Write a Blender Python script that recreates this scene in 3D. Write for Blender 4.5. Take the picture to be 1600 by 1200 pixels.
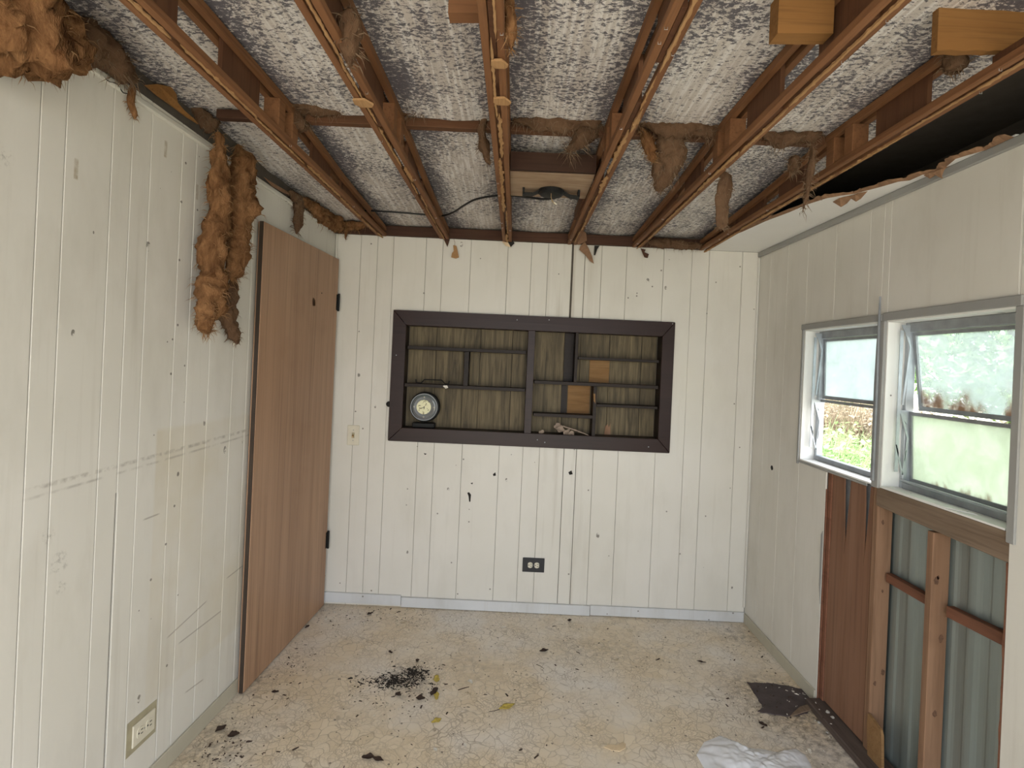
import bpy, math, random
from mathutils import Vector, Matrix, noise
R = random.Random(7)
for o in list(bpy.data.objects): bpy.data.objects.remove(o)
SC = bpy.context.scene
COL = SC.collection

# ------------------------------------------------------------------ camera
F, CX, CY, ROLL, EYE = 838.0, 806.0, 566.0, math.radians(2.55), 1.44
cam = bpy.data.cameras.new('camera'); camo = bpy.data.objects.new('camera', cam); COL.objects.link(camo)
cam.sensor_fit = 'HORIZONTAL'; cam.sensor_width = 36.0; cam.lens = F/1600*36
cam.shift_x = (800-CX)/1600; cam.shift_y = (CY-600)/1600
cam.clip_start = 0.02; cam.clip_end = 200
camo.matrix_world = Matrix.Translation((0, 0, EYE)) @ Matrix.Rotation(math.pi/2, 4, 'X') @ Matrix.Rotation(ROLL, 4, 'Z')
SC.camera = camo
# ------------------------------------------------------------------ world, exposure
w = bpy.data.worlds.new('overcast_sky'); SC.world = w; w.use_nodes = True
bg = w.node_tree.nodes['Background']; bg.inputs[0].default_value = (0.93, 0.97, 1.03, 1); bg.inputs[1].default_value = 1.0
SC.view_settings.view_transform = 'Standard'; SC.view_settings.look = 'None'
SC.view_settings.gamma = 1.0; SC.view_settings.use_curve_mapping = False
SC.view_settings.exposure = 2.2
sun = bpy.data.lights.new('sun_offscreen', 'SUN'); sun.energy = 6.0; sun.angle = math.radians(3); sun.color = (1.0, .95, .86)
suno = bpy.data.objects.new('sun_offscreen', sun); COL.objects.link(suno)      # high, from behind the plank wall and the door wall
suno.rotation_euler = Vector((-.52, .34, .80)).to_track_quat('Z', 'Y').to_euler()
def portal(loc, rot, sx, sy):
    l = bpy.data.lights.new('open_front_offscreen', 'AREA'); l.shape = 'RECTANGLE'; l.size = sx; l.size_y = sy
    l.cycles.is_portal = True
    o = bpy.data.objects.new('open_front_offscreen', l); COL.objects.link(o); o.location = loc; o.rotation_euler = rot
portal((0.08, -.56, 1.06), (math.pi/2, 0, 0), 2.5, 2.12)       # guides sky sampling through the open front; gives off no light of its own

# ------------------------------------------------------------------ pixel -> place
cr, sr = math.cos(ROLL), math.sin(ROLL)
def ray(px, py):
    dx, dy = px-CX, py-CY
    return (dx*cr+dy*sr)/F, -(-dx*sr+dy*cr)/F          # x slope, z slope per metre of y
def onY(px, py, y=3.1): a, b = ray(px, py); return Vector((a*y, y, EYE+b*y))
def onZ(px, py, z=0.0): a, b = ray(px, py); y = (z-EYE)/b; return Vector((a*y, y, z))
XR = 1.383; YB = 3.1; XL = -1.07; LS = 0.0525
def onX(px, py, x=XR): a, b = ray(px, py); y = x/a; return Vector((x, y, EYE+b*y))
LN = math.hypot(1, LS); LD = Vector((-LS/LN, -1/LN, 0)); LNRM = Vector((1/LN, -LS/LN, 0))
def LP(s, n, z): return Vector((XL, YB, 0)) + LD*s + LNRM*n + Vector((0, 0, z))
def onL(px, py, n=0.0):                                     # -> (s along wall from far corner, z)
    a, b = ray(px, py); x0 = XL+n*LNRM.x; y0 = YB+n*LNRM.y
    # a*y = x0 - LS*(y0-y)
    y = (x0-LS*y0)/(a-LS)
    return (y0-y)*LN, EYE+b*y

# ------------------------------------------------------------------ mesh builder
class MB:
    def __init__(s): s.v = []; s.f = []
    def add(s, vs, fs):
        n = len(s.v); s.v += [tuple(v) for v in vs]; s.f += [tuple(i+n for i in f) for f in fs]; return s
    def hexa(s, p):   # 8 points: bottom loop 0-3, top loop 4-7
        return s.add(p, [(3,2,1,0),(4,5,6,7),(0,1,5,4),(1,2,6,5),(2,3,7,6),(3,0,4,7)])
    def box(s, x0, x1, y0, y1, z0, z1):
        return s.hexa([(x0,y0,z0),(x1,y0,z0),(x1,y1,z0),(x0,y1,z0),(x0,y0,z1),(x1,y0,z1),(x1,y1,z1),(x0,y1,z1)])
    def lbox(s, s0, s1, n0, n1, z0, z1, z1b=None):   # box in left-wall coordinates, z1 at s0, z1b at s1
        z1b = z1 if z1b is None else z1b
        return s.hexa([LP(s1,n0,z0),LP(s1,n1,z0),LP(s0,n1,z0),LP(s0,n0,z0),LP(s1,n0,z1b),LP(s1,n1,z1b),LP(s0,n1,z1),LP(s0,n0,z1)])
    def prism(s, pts, off):
        pts = [Vector(p) for p in pts]; off = Vector(off); n = len(pts)
        fs = [tuple(range(n)), tuple(range(2*n-1, n-1, -1))] + [(i, n+i, n+(i+1)%n, (i+1)%n) for i in range(n)]
        return s.add(pts+[p+off for p in pts], fs)
    def tube(s, pts, r, n=8, cap=True):
        pts = [Vector(p) for p in pts]; rs = r if isinstance(r, (list, tuple)) else [r]*len(pts)
        vs = []; fs = []; up = None
        for i, p in enumerate(pts):
            t = (pts[min(i+1, len(pts)-1)]-pts[max(i-1, 0)]).normalized()
            if up is None: up = Vector((0,0,1)) if abs(t.z) < .9 else Vector((1,0,0))
            a = t.cross(up).normalized(); b = a.cross(t).normalized(); up = b
            for k in range(n):
                q = 2*math.pi*k/n; vs.append(p+(a*math.cos(q)+b*math.sin(q))*rs[i])
        for i in range(len(pts)-1):
            for k in range(n):
                fs.append((i*n+k, i*n+(k+1)%n, (i+1)*n+(k+1)%n, (i+1)*n+k))
        if cap: fs += [tuple(range(n-1, -1, -1)), tuple(range((len(pts)-1)*n, len(pts)*n))]
        return s.add(vs, fs)
    def lathe(s, c, axis, prof, n=32):     # prof: (radius, height along axis)
        axis = Vector(axis).normalized(); a = axis.orthogonal().normalized(); b = axis.cross(a); c = Vector(c)
        vs = []; fs = []
        for r, h in prof:
            for k in range(n):
                q = 2*math.pi*k/n; vs.append(c+axis*h+(a*math.cos(q)+b*math.sin(q))*r)
        for i in range(len(prof)-1):
            for k in range(n): fs.append((i*n+k, i*n+(k+1)%n, (i+1)*n+(k+1)%n, (i+1)*n+k))
        fs.append(tuple(range((len(prof)-1)*n, len(prof)*n))); fs.append(tuple(range(n-1, -1, -1)))
        return s.add(vs, fs)
    def grid(s, fn, nu, nv):
        vs = [fn(i/nu, j/nv) for i in range(nu+1) for j in range(nv+1)]
        return s.add(vs, [(i*(nv+1)+j, (i+1)*(nv+1)+j, (i+1)*(nv+1)+j+1, i*(nv+1)+j+1) for i in range(nu) for j in range(nv)])
def wloc(o):
    v = Vector((0,0,0))
    while o: v += o.location; o = o.parent
    return v
def obj(name, mb, mat, parent=None, smooth=False, bevel=0.0, solid=0.0, origin=None):
    off = wloc(parent) if parent else Vector((0,0,0))
    loc = Vector((0,0,0))
    if origin is not None and not parent: off = Vector(origin); loc = off
    me = bpy.data.meshes.new(name); me.from_pydata([tuple(Vector(v)-off) for v in mb.v], [], mb.f); me.validate(); me.update()
    import bmesh
    bm = bmesh.new(); bm.from_mesh(me); bmesh.ops.recalc_face_normals(bm, faces=bm.faces); bm.to_mesh(me); bm.free()
    me.materials.append(mat)
    if smooth: me.polygons.foreach_set('use_smooth', [True]*len(me.polygons))
    o = bpy.data.objects.new(name, me); COL.objects.link(o); o.location = loc
    if parent: o.parent = parent
    if bevel:
        m = o.modifiers.new('bevel', 'BEVEL'); m.width = bevel; m.segments = 1; m.limit_method = 'ANGLE'
    if solid:
        m = o.modifiers.new('solid', 'SOLIDIFY'); m.thickness = solid; m.offset = 0
    return o
def tag(o, label, cat, group=None):
    o['label'] = label; o['category'] = cat
    if group: o['group'] = group
    return o
def struct(o, label=None, cat=None):
    o['kind'] = 'structure'
    if label: o['label'] = label
    if cat: o['category'] = cat
    return o
def thing(name, loc, label, cat, group=None):
    o = bpy.data.objects.new(name, None); COL.objects.link(o); o.location = loc; o.empty_display_size = .05
    return tag(o, label, cat, group)
def fbm(p, sc, oct=4): return noise.fractal(Vector(p)*sc, 1.0, 2.0, oct)

# ------------------------------------------------------------------ materials
class NT:
    def __init__(s, name):
        s.m = bpy.data.materials.new(name); s.m.use_nodes = True; s.t = s.m.node_tree; s.t.nodes.clear()
        s.out = s.n('ShaderNodeOutputMaterial'); s._pos = None
    def n(s, typ, **kw):
        nd = s.t.nodes.new(typ)
        for k, v in kw.items(): setattr(nd, k, v)
        return nd
    def put(s, sock, val):
        if isinstance(val, bpy.types.NodeSocket): s.t.links.new(val, sock)
        elif isinstance(val, (tuple, list)) and len(val) == 3 and sock.type == 'RGBA': sock.default_value = (*val, 1)
        else: sock.default_value = val
    @property
    def pos(s):
        if s._pos is None: s._pos = s.n('ShaderNodeNewGeometry').outputs['Position']
        return s._pos
    def xyz(s):
        q = s.n('ShaderNodeSeparateXYZ'); s.put(q.inputs[0], s.pos); return q.outputs
    def scaled(s, sc, loc=(0,0,0)):
        q = s.n('ShaderNodeMapping'); s.put(q.inputs['Vector'], s.pos); q.inputs['Scale'].default_value = sc; q.inputs['Location'].default_value = loc
        return q.outputs[0]
    def noise(s, sc, vec=None, detail=4, rough=.55, dist=0):
        q = s.n('ShaderNodeTexNoise'); s.put(q.inputs['Vector'], vec if vec is not None else s.pos)
        q.inputs['Scale'].default_value = sc; q.inputs['Detail'].default_value = detail; q.inputs['Roughness'].default_value = rough; q.inputs['Distortion'].default_value = dist
        return q.outputs[0]
    def ramp(s, fac, a, b, ca=(0,0,0), cb=(1,1,1)):
        q = s.n('ShaderNodeValToRGB'); s.put(q.inputs[0], fac); e = q.color_ramp.elements
        e[0].position = a; e[0].color = (*ca, 1); e[1].position = b; e[1].color = (*cb, 1); return q.outputs[0]
    def math(s, op, a, b=0.0, c=None, clamp=False):
        q = s.n('ShaderNodeMath', operation=op, use_clamp=clamp); s.put(q.inputs[0], a); s.put(q.inputs[1], b)
        if c is not None: s.put(q.inputs[2], c)
        return q.outputs[0]
    def mix(s, fac, a, b, mode='MIX'):
        q = s.n('ShaderNodeMix', data_type='RGBA', blend_type=mode); s.put(q.inputs[0], fac); s.put(q.inputs[6], a); s.put(q.inputs[7], b); return q.outputs[2]
    def smooth(s, val, a, b):
        q = s.n('ShaderNodeMapRange', interpolation_type='SMOOTHSTEP'); s.put(q.inputs[0], val); q.inputs[1].default_value = a; q.inputs[2].default_value = b; return q.outputs[0]
    def specks(s, sc, size, keep, vec=None):     # sparse dots: 1 inside
        q = s.n('ShaderNodeTexVoronoi'); s.put(q.inputs['Vector'], vec if vec is not None else s.pos); q.inputs['Scale'].default_value = sc
        near = s.math('LESS_THAN', q.outputs['Distance'], size)
        sep = s.n('ShaderNodeSeparateColor'); s.put(sep.inputs[0], q.outputs['Color'])
        return s.math('MULTIPLY', near, s.math('GREATER_THAN', sep.outputs[0], keep))
    def blob(s, c, r, soft=.6, sq=(1,1,1)):      # 1 at centre, fading to 0 at r, ragged
        v = s.n('ShaderNodeVectorMath', operation='SUBTRACT'); s.put(v.inputs[0], s.pos); v.inputs[1].default_value = c
        v2 = s.n('ShaderNodeVectorMath', operation='MULTIPLY'); s.put(v2.inputs[0], v.outputs[0]); v2.inputs[1].default_value = sq
        l = s.n('ShaderNodeVectorMath', operation='LENGTH'); s.put(l.inputs[0], v2.outputs[0])
        d = s.math('ADD', l.outputs['Value'], s.math('MULTIPLY', s.math('SUBTRACT', s.noise(14), .5), r*.9))
        return s.smooth(d, r, r*(1-soft))
    def box(s, axis, a, b, soft=.01):
        v = s.xyz()[axis]; return s.math('MULTIPLY', s.smooth(v, a-soft, a+soft), s.smooth(v, b+soft, b-soft))
    def bsdf(s, color, rough=.6, metal=0, bump=None, bstr=.2, bdist=.002, spec=.4, **kw):
        p = s.n('ShaderNodeBsdfPrincipled'); s.put(p.inputs['Base Color'], color); s.put(p.inputs['Roughness'], rough); s.put(p.inputs['Metallic'], metal)
        p.inputs['Specular IOR Level'].default_value = spec
        for k, v in kw.items(): s.put(p.inputs[k], v)
        if bump is not None:
            b = s.n('ShaderNodeBump'); s.put(b.inputs['Height'], bump); b.inputs['Strength'].default_value = bstr; b.inputs['Distance'].default_value = bdist
            s.t.links.new(b.outputs[0], p.inputs['Normal'])
        return p.outputs[0]
    def done(s, sh): s.t.links.new(sh, s.out.inputs[0]); return s.m
M = {}
def paint(name, base, warm, dirt=.5, extra=None, speck=.86):
    t = NT(name)
    c = t.mix(t.ramp(t.noise(1.7, detail=3), .35, .7), base, warm)
    c = t.mix(t.math('MULTIPLY', t.ramp(t.noise(4.5, t.scaled((1,1,.35)), 5, .65), .5, .78), .35*dirt), c, (.30,.27,.20))
    st = t.noise(30, t.scaled((1,1,.04)), 4)
    c = t.mix(t.math('MULTIPLY', t.ramp(st, .58, .8), .30*dirt), c, (.33,.29,.22))
    if extra: c = extra(t, c)
    sp = t.specks(22, .10, speck)
    sp2 = t.math('MULTIPLY', t.specks(9, .085, .62, t.scaled((1,1,.6), (3,1,2))), t.ramp(t.noise(60), .45, .55))
    c = t.mix(t.math('MULTIPLY', t.math('MAXIMUM', sp, sp2), .75), c, (.07,.055,.04))
    return t.done(t.bsdf(c, t.ramp(t.noise(6), .3, .8, (.42,)*3, (.62,)*3), bump=t.noise(120, t.scaled((1,1,.15)), 3), bstr=.15, bdist=.001))
def scuff(pts, wd):       # ragged dark line through world (y,z) points, as quadratic in y
    import numpy as np
    k = np.polyfit([p[0] for p in pts], [p[1] for p in pts], 2); ys = [p[0] for p in pts]
    def fn(t, c):
        y, z = t.xyz()[1], t.xyz()[2]
        zz = t.math('ADD', t.math('MULTIPLY', t.math('ADD', t.math('MULTIPLY', y, float(k[0])), float(k[1])), y), float(k[2]))
        d = t.math('ABSOLUTE', t.math('SUBTRACT', z, zz))
        d2 = t.math('ABSOLUTE', t.math('SUBTRACT', z, t.math('SUBTRACT', zz, .022)))
        rag = t.noise(40, None, 3)
        m = t.math('MULTIPLY', t.smooth(d, wd, wd*.2), t.ramp(rag, .42, .66))
        m2 = t.math('MULTIPLY', t.smooth(d2, wd*.7, 0), t.ramp(t.noise(18), .42, .6))
        m = t.math('MULTIPLY', t.math('MAXIMUM', m, t.math('MULTIPLY', m2, .8)), t.box(1, min(ys), max(ys), .05))
        return t.mix(t.math('MULTIPLY', m, .5), c, (.16,.13,.10))
    return fn
def yz(px, py): s, z = onL(px, py); p = LP(s, 0, z); return (p.y, z)
def left_extra(t, c):
    a = yz(246, 660); b = yz(392, 660)
    # a patchy yellower field under the scuff line
    m = t.math('MULTIPLY', t.math('MULTIPLY', t.box(1, a[0], b[0]+.02, .006), t.box(2, .28, 1.17, .012)), t.ramp(t.noise(2.2), .3, .62))
    c = t.mix(t.math('MULTIPLY', m, .55), c, (.56,.49,.34))
    c = scuff([yz(50,765), yz(108,748), yz(200,724), yz(245,711), yz(310,694), yz(390,671)], .009)(t, c)
    for p, q in (((262,996),(322,940)), ((225,812),(248,803)), ((290,1082),(317,1062)), ((280,1005),(345,955)), ((355,903),(378,885))):
        c = scuff2(t, c, yz(*p), yz(*q))
    # brown tape marks
    for px, py in ((119,264), (259,233), (308,300)):
        y, z = yz(px, py); m = t.math('MULTIPLY', t.box(1, y-.006, y+.006, .002), t.box(2, z-.026, z+.026, .003))
        c = t.mix(t.math('MULTIPLY', m, t.ramp(t.noise(60), .3, .7, (.15,)*3, (.75,)*3)), c, (.30,.24,.14))
    for px, py, r in ((8,246,.03), (93,880,.035), (75,838,.025), (95,918,.02)):
        y, z = yz(px, py); x = XL-LS*(YB-y); m = t.blob((x, y, z), r, .8)
        c = t.mix(t.math('MULTIPLY', m, t.ramp(t.noise(70, None, 5, .7), .5, .66, (0,)*3, (.6,)*3)), c, (.12,.11,.09))
    return c
def scuff2(t, c, p, q):
    y, z = t.xyz()[1], t.xyz()[2]; sl = (q[1]-p[1])/(q[0]-p[0])
    zz = t.math('ADD', t.math('MULTIPLY', t.math('SUBTRACT', y, p[0]), sl), p[1])
    m = t.math('MULTIPLY', t.smooth(t.math('ABSOLUTE', t.math('SUBTRACT', z, zz)), .004, .001), t.box(1, min(p[0],q[0]), max(p[0],q[0]), .01))
    return t.mix(t.math('MULTIPLY', m, .5), c, (.15,.12,.09))
M['paint_left'] = paint('grimy_white_paint', (.68,.66,.605), (.63,.61,.545), .7, left_extra)
def back_extra(t, c):
    c = t.mix(t.math('MULTIPLY', t.ramp(t.noise(26, t.scaled((1,1,.05)), 4), .5, .8), t.math('MULTIPLY', t.box(0, .18, .42, .06), .5)), c, (.25,.20,.13))
    return c
M['paint_back'] = paint('white_plank_paint', (.68,.66,.605), (.63,.61,.545), .45, back_extra, .90)
M['paint_right'] = paint('dull_white_paint', (.68,.66,.605), (.63,.61,.545), .6, None, .90)
M['ceiling_white'] = paint('ceiling_board_white', (.80,.80,.78), (.76,.76,.74), .1, None, .99)
M['trim_white'] = paint('trim_paint', (.68,.67,.62), (.58,.56,.50), .8)
M['base_dirty'] = paint('dirty_baseboard_paint', (.50,.47,.38), (.42,.39,.30), 1.0)
M['base_blue'] = paint('baseboard_paint', (.62,.635,.645), (.53,.54,.545), .9)
def wood(name, a, b, axis=2, sc=14, rough=.7, knots=True, dark=(.06,.035,.02), streak=.10, stain=.5):
    t = NT(name); k = [1,1,1]; k[axis] = streak
    n1 = t.noise(sc, t.scaled(k), 6, .6, .6); n2 = t.noise(sc*7, t.scaled([q if q == 1 else q*.35 for q in k]), 4, .6)
    c = t.mix(t.ramp(n1, .3, .7), a, b)
    c = t.mix(t.math('MULTIPLY', t.ramp(n2, .5, .75), .55), c, tuple(q*.45 for q in a))
    if knots: c = t.mix(t.math('MULTIPLY', t.ramp(t.noise(3.1, None, 4, .6), .56, .78), stain), c, dark)
    return t.done(t.bsdf(c, rough, bump=t.math('ADD', n1, n2), bstr=.35, bdist=.0015, spec=.25))
M['truss'] = wood('truss_softwood', (0.161,0.071,0.031), (0.229,0.108,0.048), 1, 16)
M['truss_x'] = wood('blocking_softwood', (0.168,0.075,0.033), (0.228,0.108,0.048), 0, 16)
M['web'] = wood('web_plywood', (0.090,0.038,0.019), (0.124,0.056,0.027), 2, 14)
M['web_x'] = wood('purlin_softwood', (0.096,0.041,0.020), (0.150,0.069,0.033), 0, 14)
M['torn'] = wood('torn_fibreboard', (0.335,0.183,0.078), (0.400,0.243,0.119), 1, 40, .95, stain=.35, dark=(.2,.09,.04))
M['block'] = wood('pale_blocking', (0.211,0.097,0.028), (0.247,0.124,0.040), 0, 18, .75, stain=.45, dark=(.22,.10,.03))
M['ledger'] = wood('dark_ledger', (.050,.022,.013), (.080,.036,.021), 0, 18)
M['rail'] = wood('dark_box_rail', (.035,.016,.010), (.055,.025,.015), 0, 18)
M['fixply'] = wood('fixture_plywood', (0.258,0.163,0.095), (0.422,0.313,0.218), 0, 26, .8, dark=(.14,.07,.04), streak=.14)
M['door'] = wood('door_veneer', (.33,.195,.12), (.43,.27,.17), 2, 11, .42, dark=(.22,.11,.06), streak=.045, stain=.35)
M['frame'] = wood('dark_stained_frame', (0.019,0.009,0.008), (0.030,0.014,0.012), 0, 10, .38, knots=False)
M['shelf'] = wood('dark_stained_shelf', (0.013,0.008,0.006), (0.022,0.013,0.009), 0, 14, .5, knots=False)
M['nicheback'] = wood('grained_panel', (.045,.034,.018), (.20,.155,.085), 2, 42, .55, streak=.07, dark=(.035,.025,.015), stain=.6)
M['patch'] = wood('raw_patch_board', (0.228,0.124,0.050), (0.278,0.164,0.074), 0, 34, .85)
M['stud'] = wood('wall_stud', (0.214,0.120,0.069), (0.283,0.168,0.103), 2, 13, .8, dark=(.10,.05,.03))
M['cleat'] = wood('wall_cleat', (0.165,0.071,0.041), (0.225,0.101,0.060), 1, 13, .8)
M['plywall'] = wood('stained_plywood', (0.199,0.099,0.056), (0.254,0.141,0.090), 2, 9, .7, dark=(.13,.055,.028), streak=.08, stain=.8)
M['sill'] = wood('weathered_sill', (0.161,0.112,0.074), (0.236,0.174,0.124), 1, 15, .85, dark=(.10,.08,.06))
M['rot'] = wood('rotten_plate', (.075,.055,.045), (.12,.09,.075), 1, 18, .95)
def simple(name, col, rough=.5, metal=0, var=.25, sc=20, **kw):
    t = NT(name); n = t.noise(sc)
    return t.done(t.bsdf(t.mix(t.ramp(n, .3, .75), col, tuple(c*(1-var) for c in col)), rough, metal, bump=n, bstr=.1, **kw))
M['knot'] = simple('wood_knot', (.15,.078,.045), .8, sc=150, var=.5)
M['gap'] = simple('dark_gap', (.02,.017,.014), .9)
M['slab'] = simple('wall_core', (.10,.085,.07), .9)
M['edge'] = simple('door_edge_dark', (.045,.03,.02), .6)
M['iron'] = simple('black_steel', (.012,.012,.012), .55, 0, spec=.2)
M['steelbright'] = simple('bare_steel', (.75,.75,.74), .3, .9)
M['rubber'] = simple('black_cable', (.012,.012,.012), .45)
M['alu'] = simple('window_aluminium', (.50,.54,.58), .45, .55)
M['alu_dull'] = simple('dull_aluminium', (.36,.38,.40), .5, .5)
M['ivory'] = simple('ivory_plastic', (.66,.62,.50), .4, var=.1)
M['ivorydark'] = simple('unpainted_patch', (.40,.36,.24), .7)
M['blackplastic'] = simple('black_plate', (.022,.022,.025), .35)
M['slot'] = simple('slot_dark', (.01,.01,.01), .8)
M['copper'] = simple('wire_ends', (.55,.40,.22), .4, .6)
M['casing'] = paint('window_casing_paint', (0.310,0.310,0.298), (0.260,0.260,0.248), 1.0)
M['jamb'] = paint('jamb_paint', (.80,.80,.78), (.74,.74,.70), .5)
M['lead'] = simple('leaf_brown', (.05,.03,.022), .8)
M['leafgrey'] = simple('leaf_shrivelled', (.40,.31,.24), .85, var=.5, sc=60)
M['leafyellow'] = simple('leaf_yellow', (.62,.48,.10), .7, var=.45, sc=90)
M['scrapwhite'] = simple('scrap_white', (.80,.76,.68), .7)
M['scraptan'] = simple('scrap_tan', (.74,.58,.38), .8)
M['chip'] = simple('plaster_chip', (.50,.47,.42), .9, var=.4, sc=120)
M['vinyl'] = simple('vinyl_underside', (.085,.065,.065), .7, var=.4)
M['dirt'] = simple('dirt_crumbs', (.03,.024,.02), .95, var=.5, sc=200)
M['paper'] = simple('torn_paper', (0.280,0.161,0.091), .9, var=.4, sc=50)
# floor: crackle-pattern sheet vinyl with grime and a little painted shade
t = NT('crackle_vinyl')
wv = t.n('ShaderNodeVectorMath', operation='ADD'); t.put(wv.inputs[0], t.pos)
nn = t.n('ShaderNodeTexNoise'); nn.inputs['Scale'].default_value = 9; t.put(nn.inputs['Vector'], t.pos)
sv = t.n('ShaderNodeVectorMath', operation='SCALE'); t.put(sv.inputs[0], nn.outputs['Color']); sv.inputs['Scale'].default_value = .10; t.put(wv.inputs[1], sv.outputs[0])
def cells(sc):
    q = t.n('ShaderNodeTexVoronoi', feature='DISTANCE_TO_EDGE'); t.put(q.inputs['Vector'], wv.outputs[0]); q.inputs['Scale'].default_value = sc; return q.outputs['Distance']
cr1 = t.smooth(cells(22), .045, .012); cr2 = t.math('MULTIPLY', t.smooth(cells(60), .09, .02), t.ramp(t.noise(7), .40, .56))
crack = t.math('MAXIMUM', cr1, cr2)
vc = t.n('ShaderNodeTexVoronoi'); t.put(vc.inputs['Vector'], wv.outputs[0]); vc.inputs['Scale'].default_value = 22
sepc = t.n('ShaderNodeSeparateColor'); t.put(sepc.inputs[0], vc.outputs['Color'])
c = t.mix(sepc.outputs[0], (.68,.565,.40), (.76,.65,.49))
c = t.mix(t.ramp(t.noise(2.3, None, 4), .42, .66), c, (.75,.70,.63))
c = t.mix(t.math('MULTIPLY', crack, t.ramp(t.noise(3.3), .3, .65, (.12,)*3, (.6,)*3)), c, (.22,.16,.095))
c = t.mix(t.math('MULTIPLY', t.ramp(t.noise(26, None, 5, .7), .56, .72), .25), c, (.20,.155,.11))
for p, r, k in ((onZ(640,1062), .17, .9), (onZ(900,1013), .20, .3), (onZ(965,1015), .22, .3), (onZ(1200,1085), .30, .75), (onZ(1290,1150), .40, .7), (onZ(1150,990), .2, .5), (onZ(330,1170), .22, .6), (onZ(400,1060), .16, .55), (onZ(500,950), .16, .5), (onZ(740,1040), .2, .3)):  # grime; the two big blobs by the window wall partly paint in shadow
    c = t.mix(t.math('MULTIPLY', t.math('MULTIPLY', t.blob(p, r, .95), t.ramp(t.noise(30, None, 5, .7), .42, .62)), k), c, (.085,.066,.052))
c = t.mix(t.math('MULTIPLY', t.specks(34, .16, .86), .7), c, (.06,.045,.035))
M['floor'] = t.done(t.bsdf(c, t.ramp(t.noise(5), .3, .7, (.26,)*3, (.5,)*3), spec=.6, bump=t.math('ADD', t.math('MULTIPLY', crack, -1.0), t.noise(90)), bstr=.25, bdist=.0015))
# roof liner: pale paper with mildew flecks, heavier beside the trusses
def liner(name, a, b, fleck, amount):
    t = NT(name); x, y, z = t.xyz()
    q = t.n('ShaderNodeMath', operation='PINGPONG'); t.put(q.inputs[0], t.math('ADD', x, .80)); q.inputs[1].default_value = .185
    near = t.smooth(q.outputs[0], .14, .02)
    rib = t.noise(90, t.scaled((1,.02,1)), 2)
    c = t.mix(t.ramp(t.noise(2.6, None, 4), .35, .65), a, b)
    c = t.mix(t.math('MULTIPLY', t.ramp(rib, .45, .62), .55), c, (.84,.83,.82))
    f1 = t.noise(84, t.scaled((.75,1.3,1)), 5, .75, .5)
    thr = t.math('ADD', t.math('MULTIPLY', near, .09), t.math('MULTIPLY', t.math('SUBTRACT', t.noise(3.5, t.scaled((1,1,1), (5,2,0)), 3), .5), .30))
    m = t.smooth(t.math('ADD', f1, t.math('ADD', thr, amount)), .54, .60)
    c = t.mix(t.math('MULTIPLY', m, .9), c, fleck)
    return t.done(t.bsdf(c, .6, bump=t.math('ADD', rib, f1), bstr=.4, bdist=.003))
M['liner'] = liner('mildewed_roof_liner', (.60,.56,.52), (.48,.43,.39), (.06,.055,.075), .026)
# fibreglass
def fluff(name, a, b, d):
    t = NT(name); n1 = t.noise(22, t.scaled((1,1,.5)), 5, .7, 1.0); n2 = t.noise(120, t.scaled((1,1,.3)), 3, .7)
    c = t.mix(t.ramp(n1, .32, .68), a, b); c = t.mix(t.math('MULTIPLY', t.ramp(n2, .5, .8), .5), c, d)
    s1 = t.bsdf(c, 1.0, bump=t.math('ADD', n1, n2), bstr=.8, bdist=.006, spec=.1)
    tr = t.n('ShaderNodeBsdfTranslucent'); t.put(tr.inputs[0], c)
    mx = t.n('ShaderNodeMixShader'); mx.inputs[0].default_value = .22; t.t.links.new(s1, mx.inputs[1]); t.t.links.new(tr.outputs[0], mx.inputs[2])
    return t.done(mx.outputs[0])
M['wool'] = fluff('fibreglass_rust', (.115,.05,.02), (.35,.185,.085), (.085,.035,.015))
M['woolfib'] = fluff('fibreglass_strands', (0.253,0.138,0.063), (0.341,0.209,0.110), (.35,.17,.07))
M['woolgrey'] = fluff('fibreglass_dusty', (0.118,0.065,0.037), (0.192,0.118,0.071), (.13,.075,.045))
M['woolgreyfib'] = fluff('fibreglass_dusty_strands', (0.186,0.124,0.081), (0.260,0.186,0.124), (.2,.12,.07))
# corrugated metal
t = NT('galvanised_sheet'); n = t.noise(12, t.scaled((1,1,.1)), 5)
c = t.mix(t.ramp(n, .3, .7), (.27,.32,.305), (.36,.415,.40))
M['metal'] = t.done(t.bsdf(c, t.ramp(n, .3, .7, (.32,)*3, (.5,)*3), .55, bump=n, bstr=.05))
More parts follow.
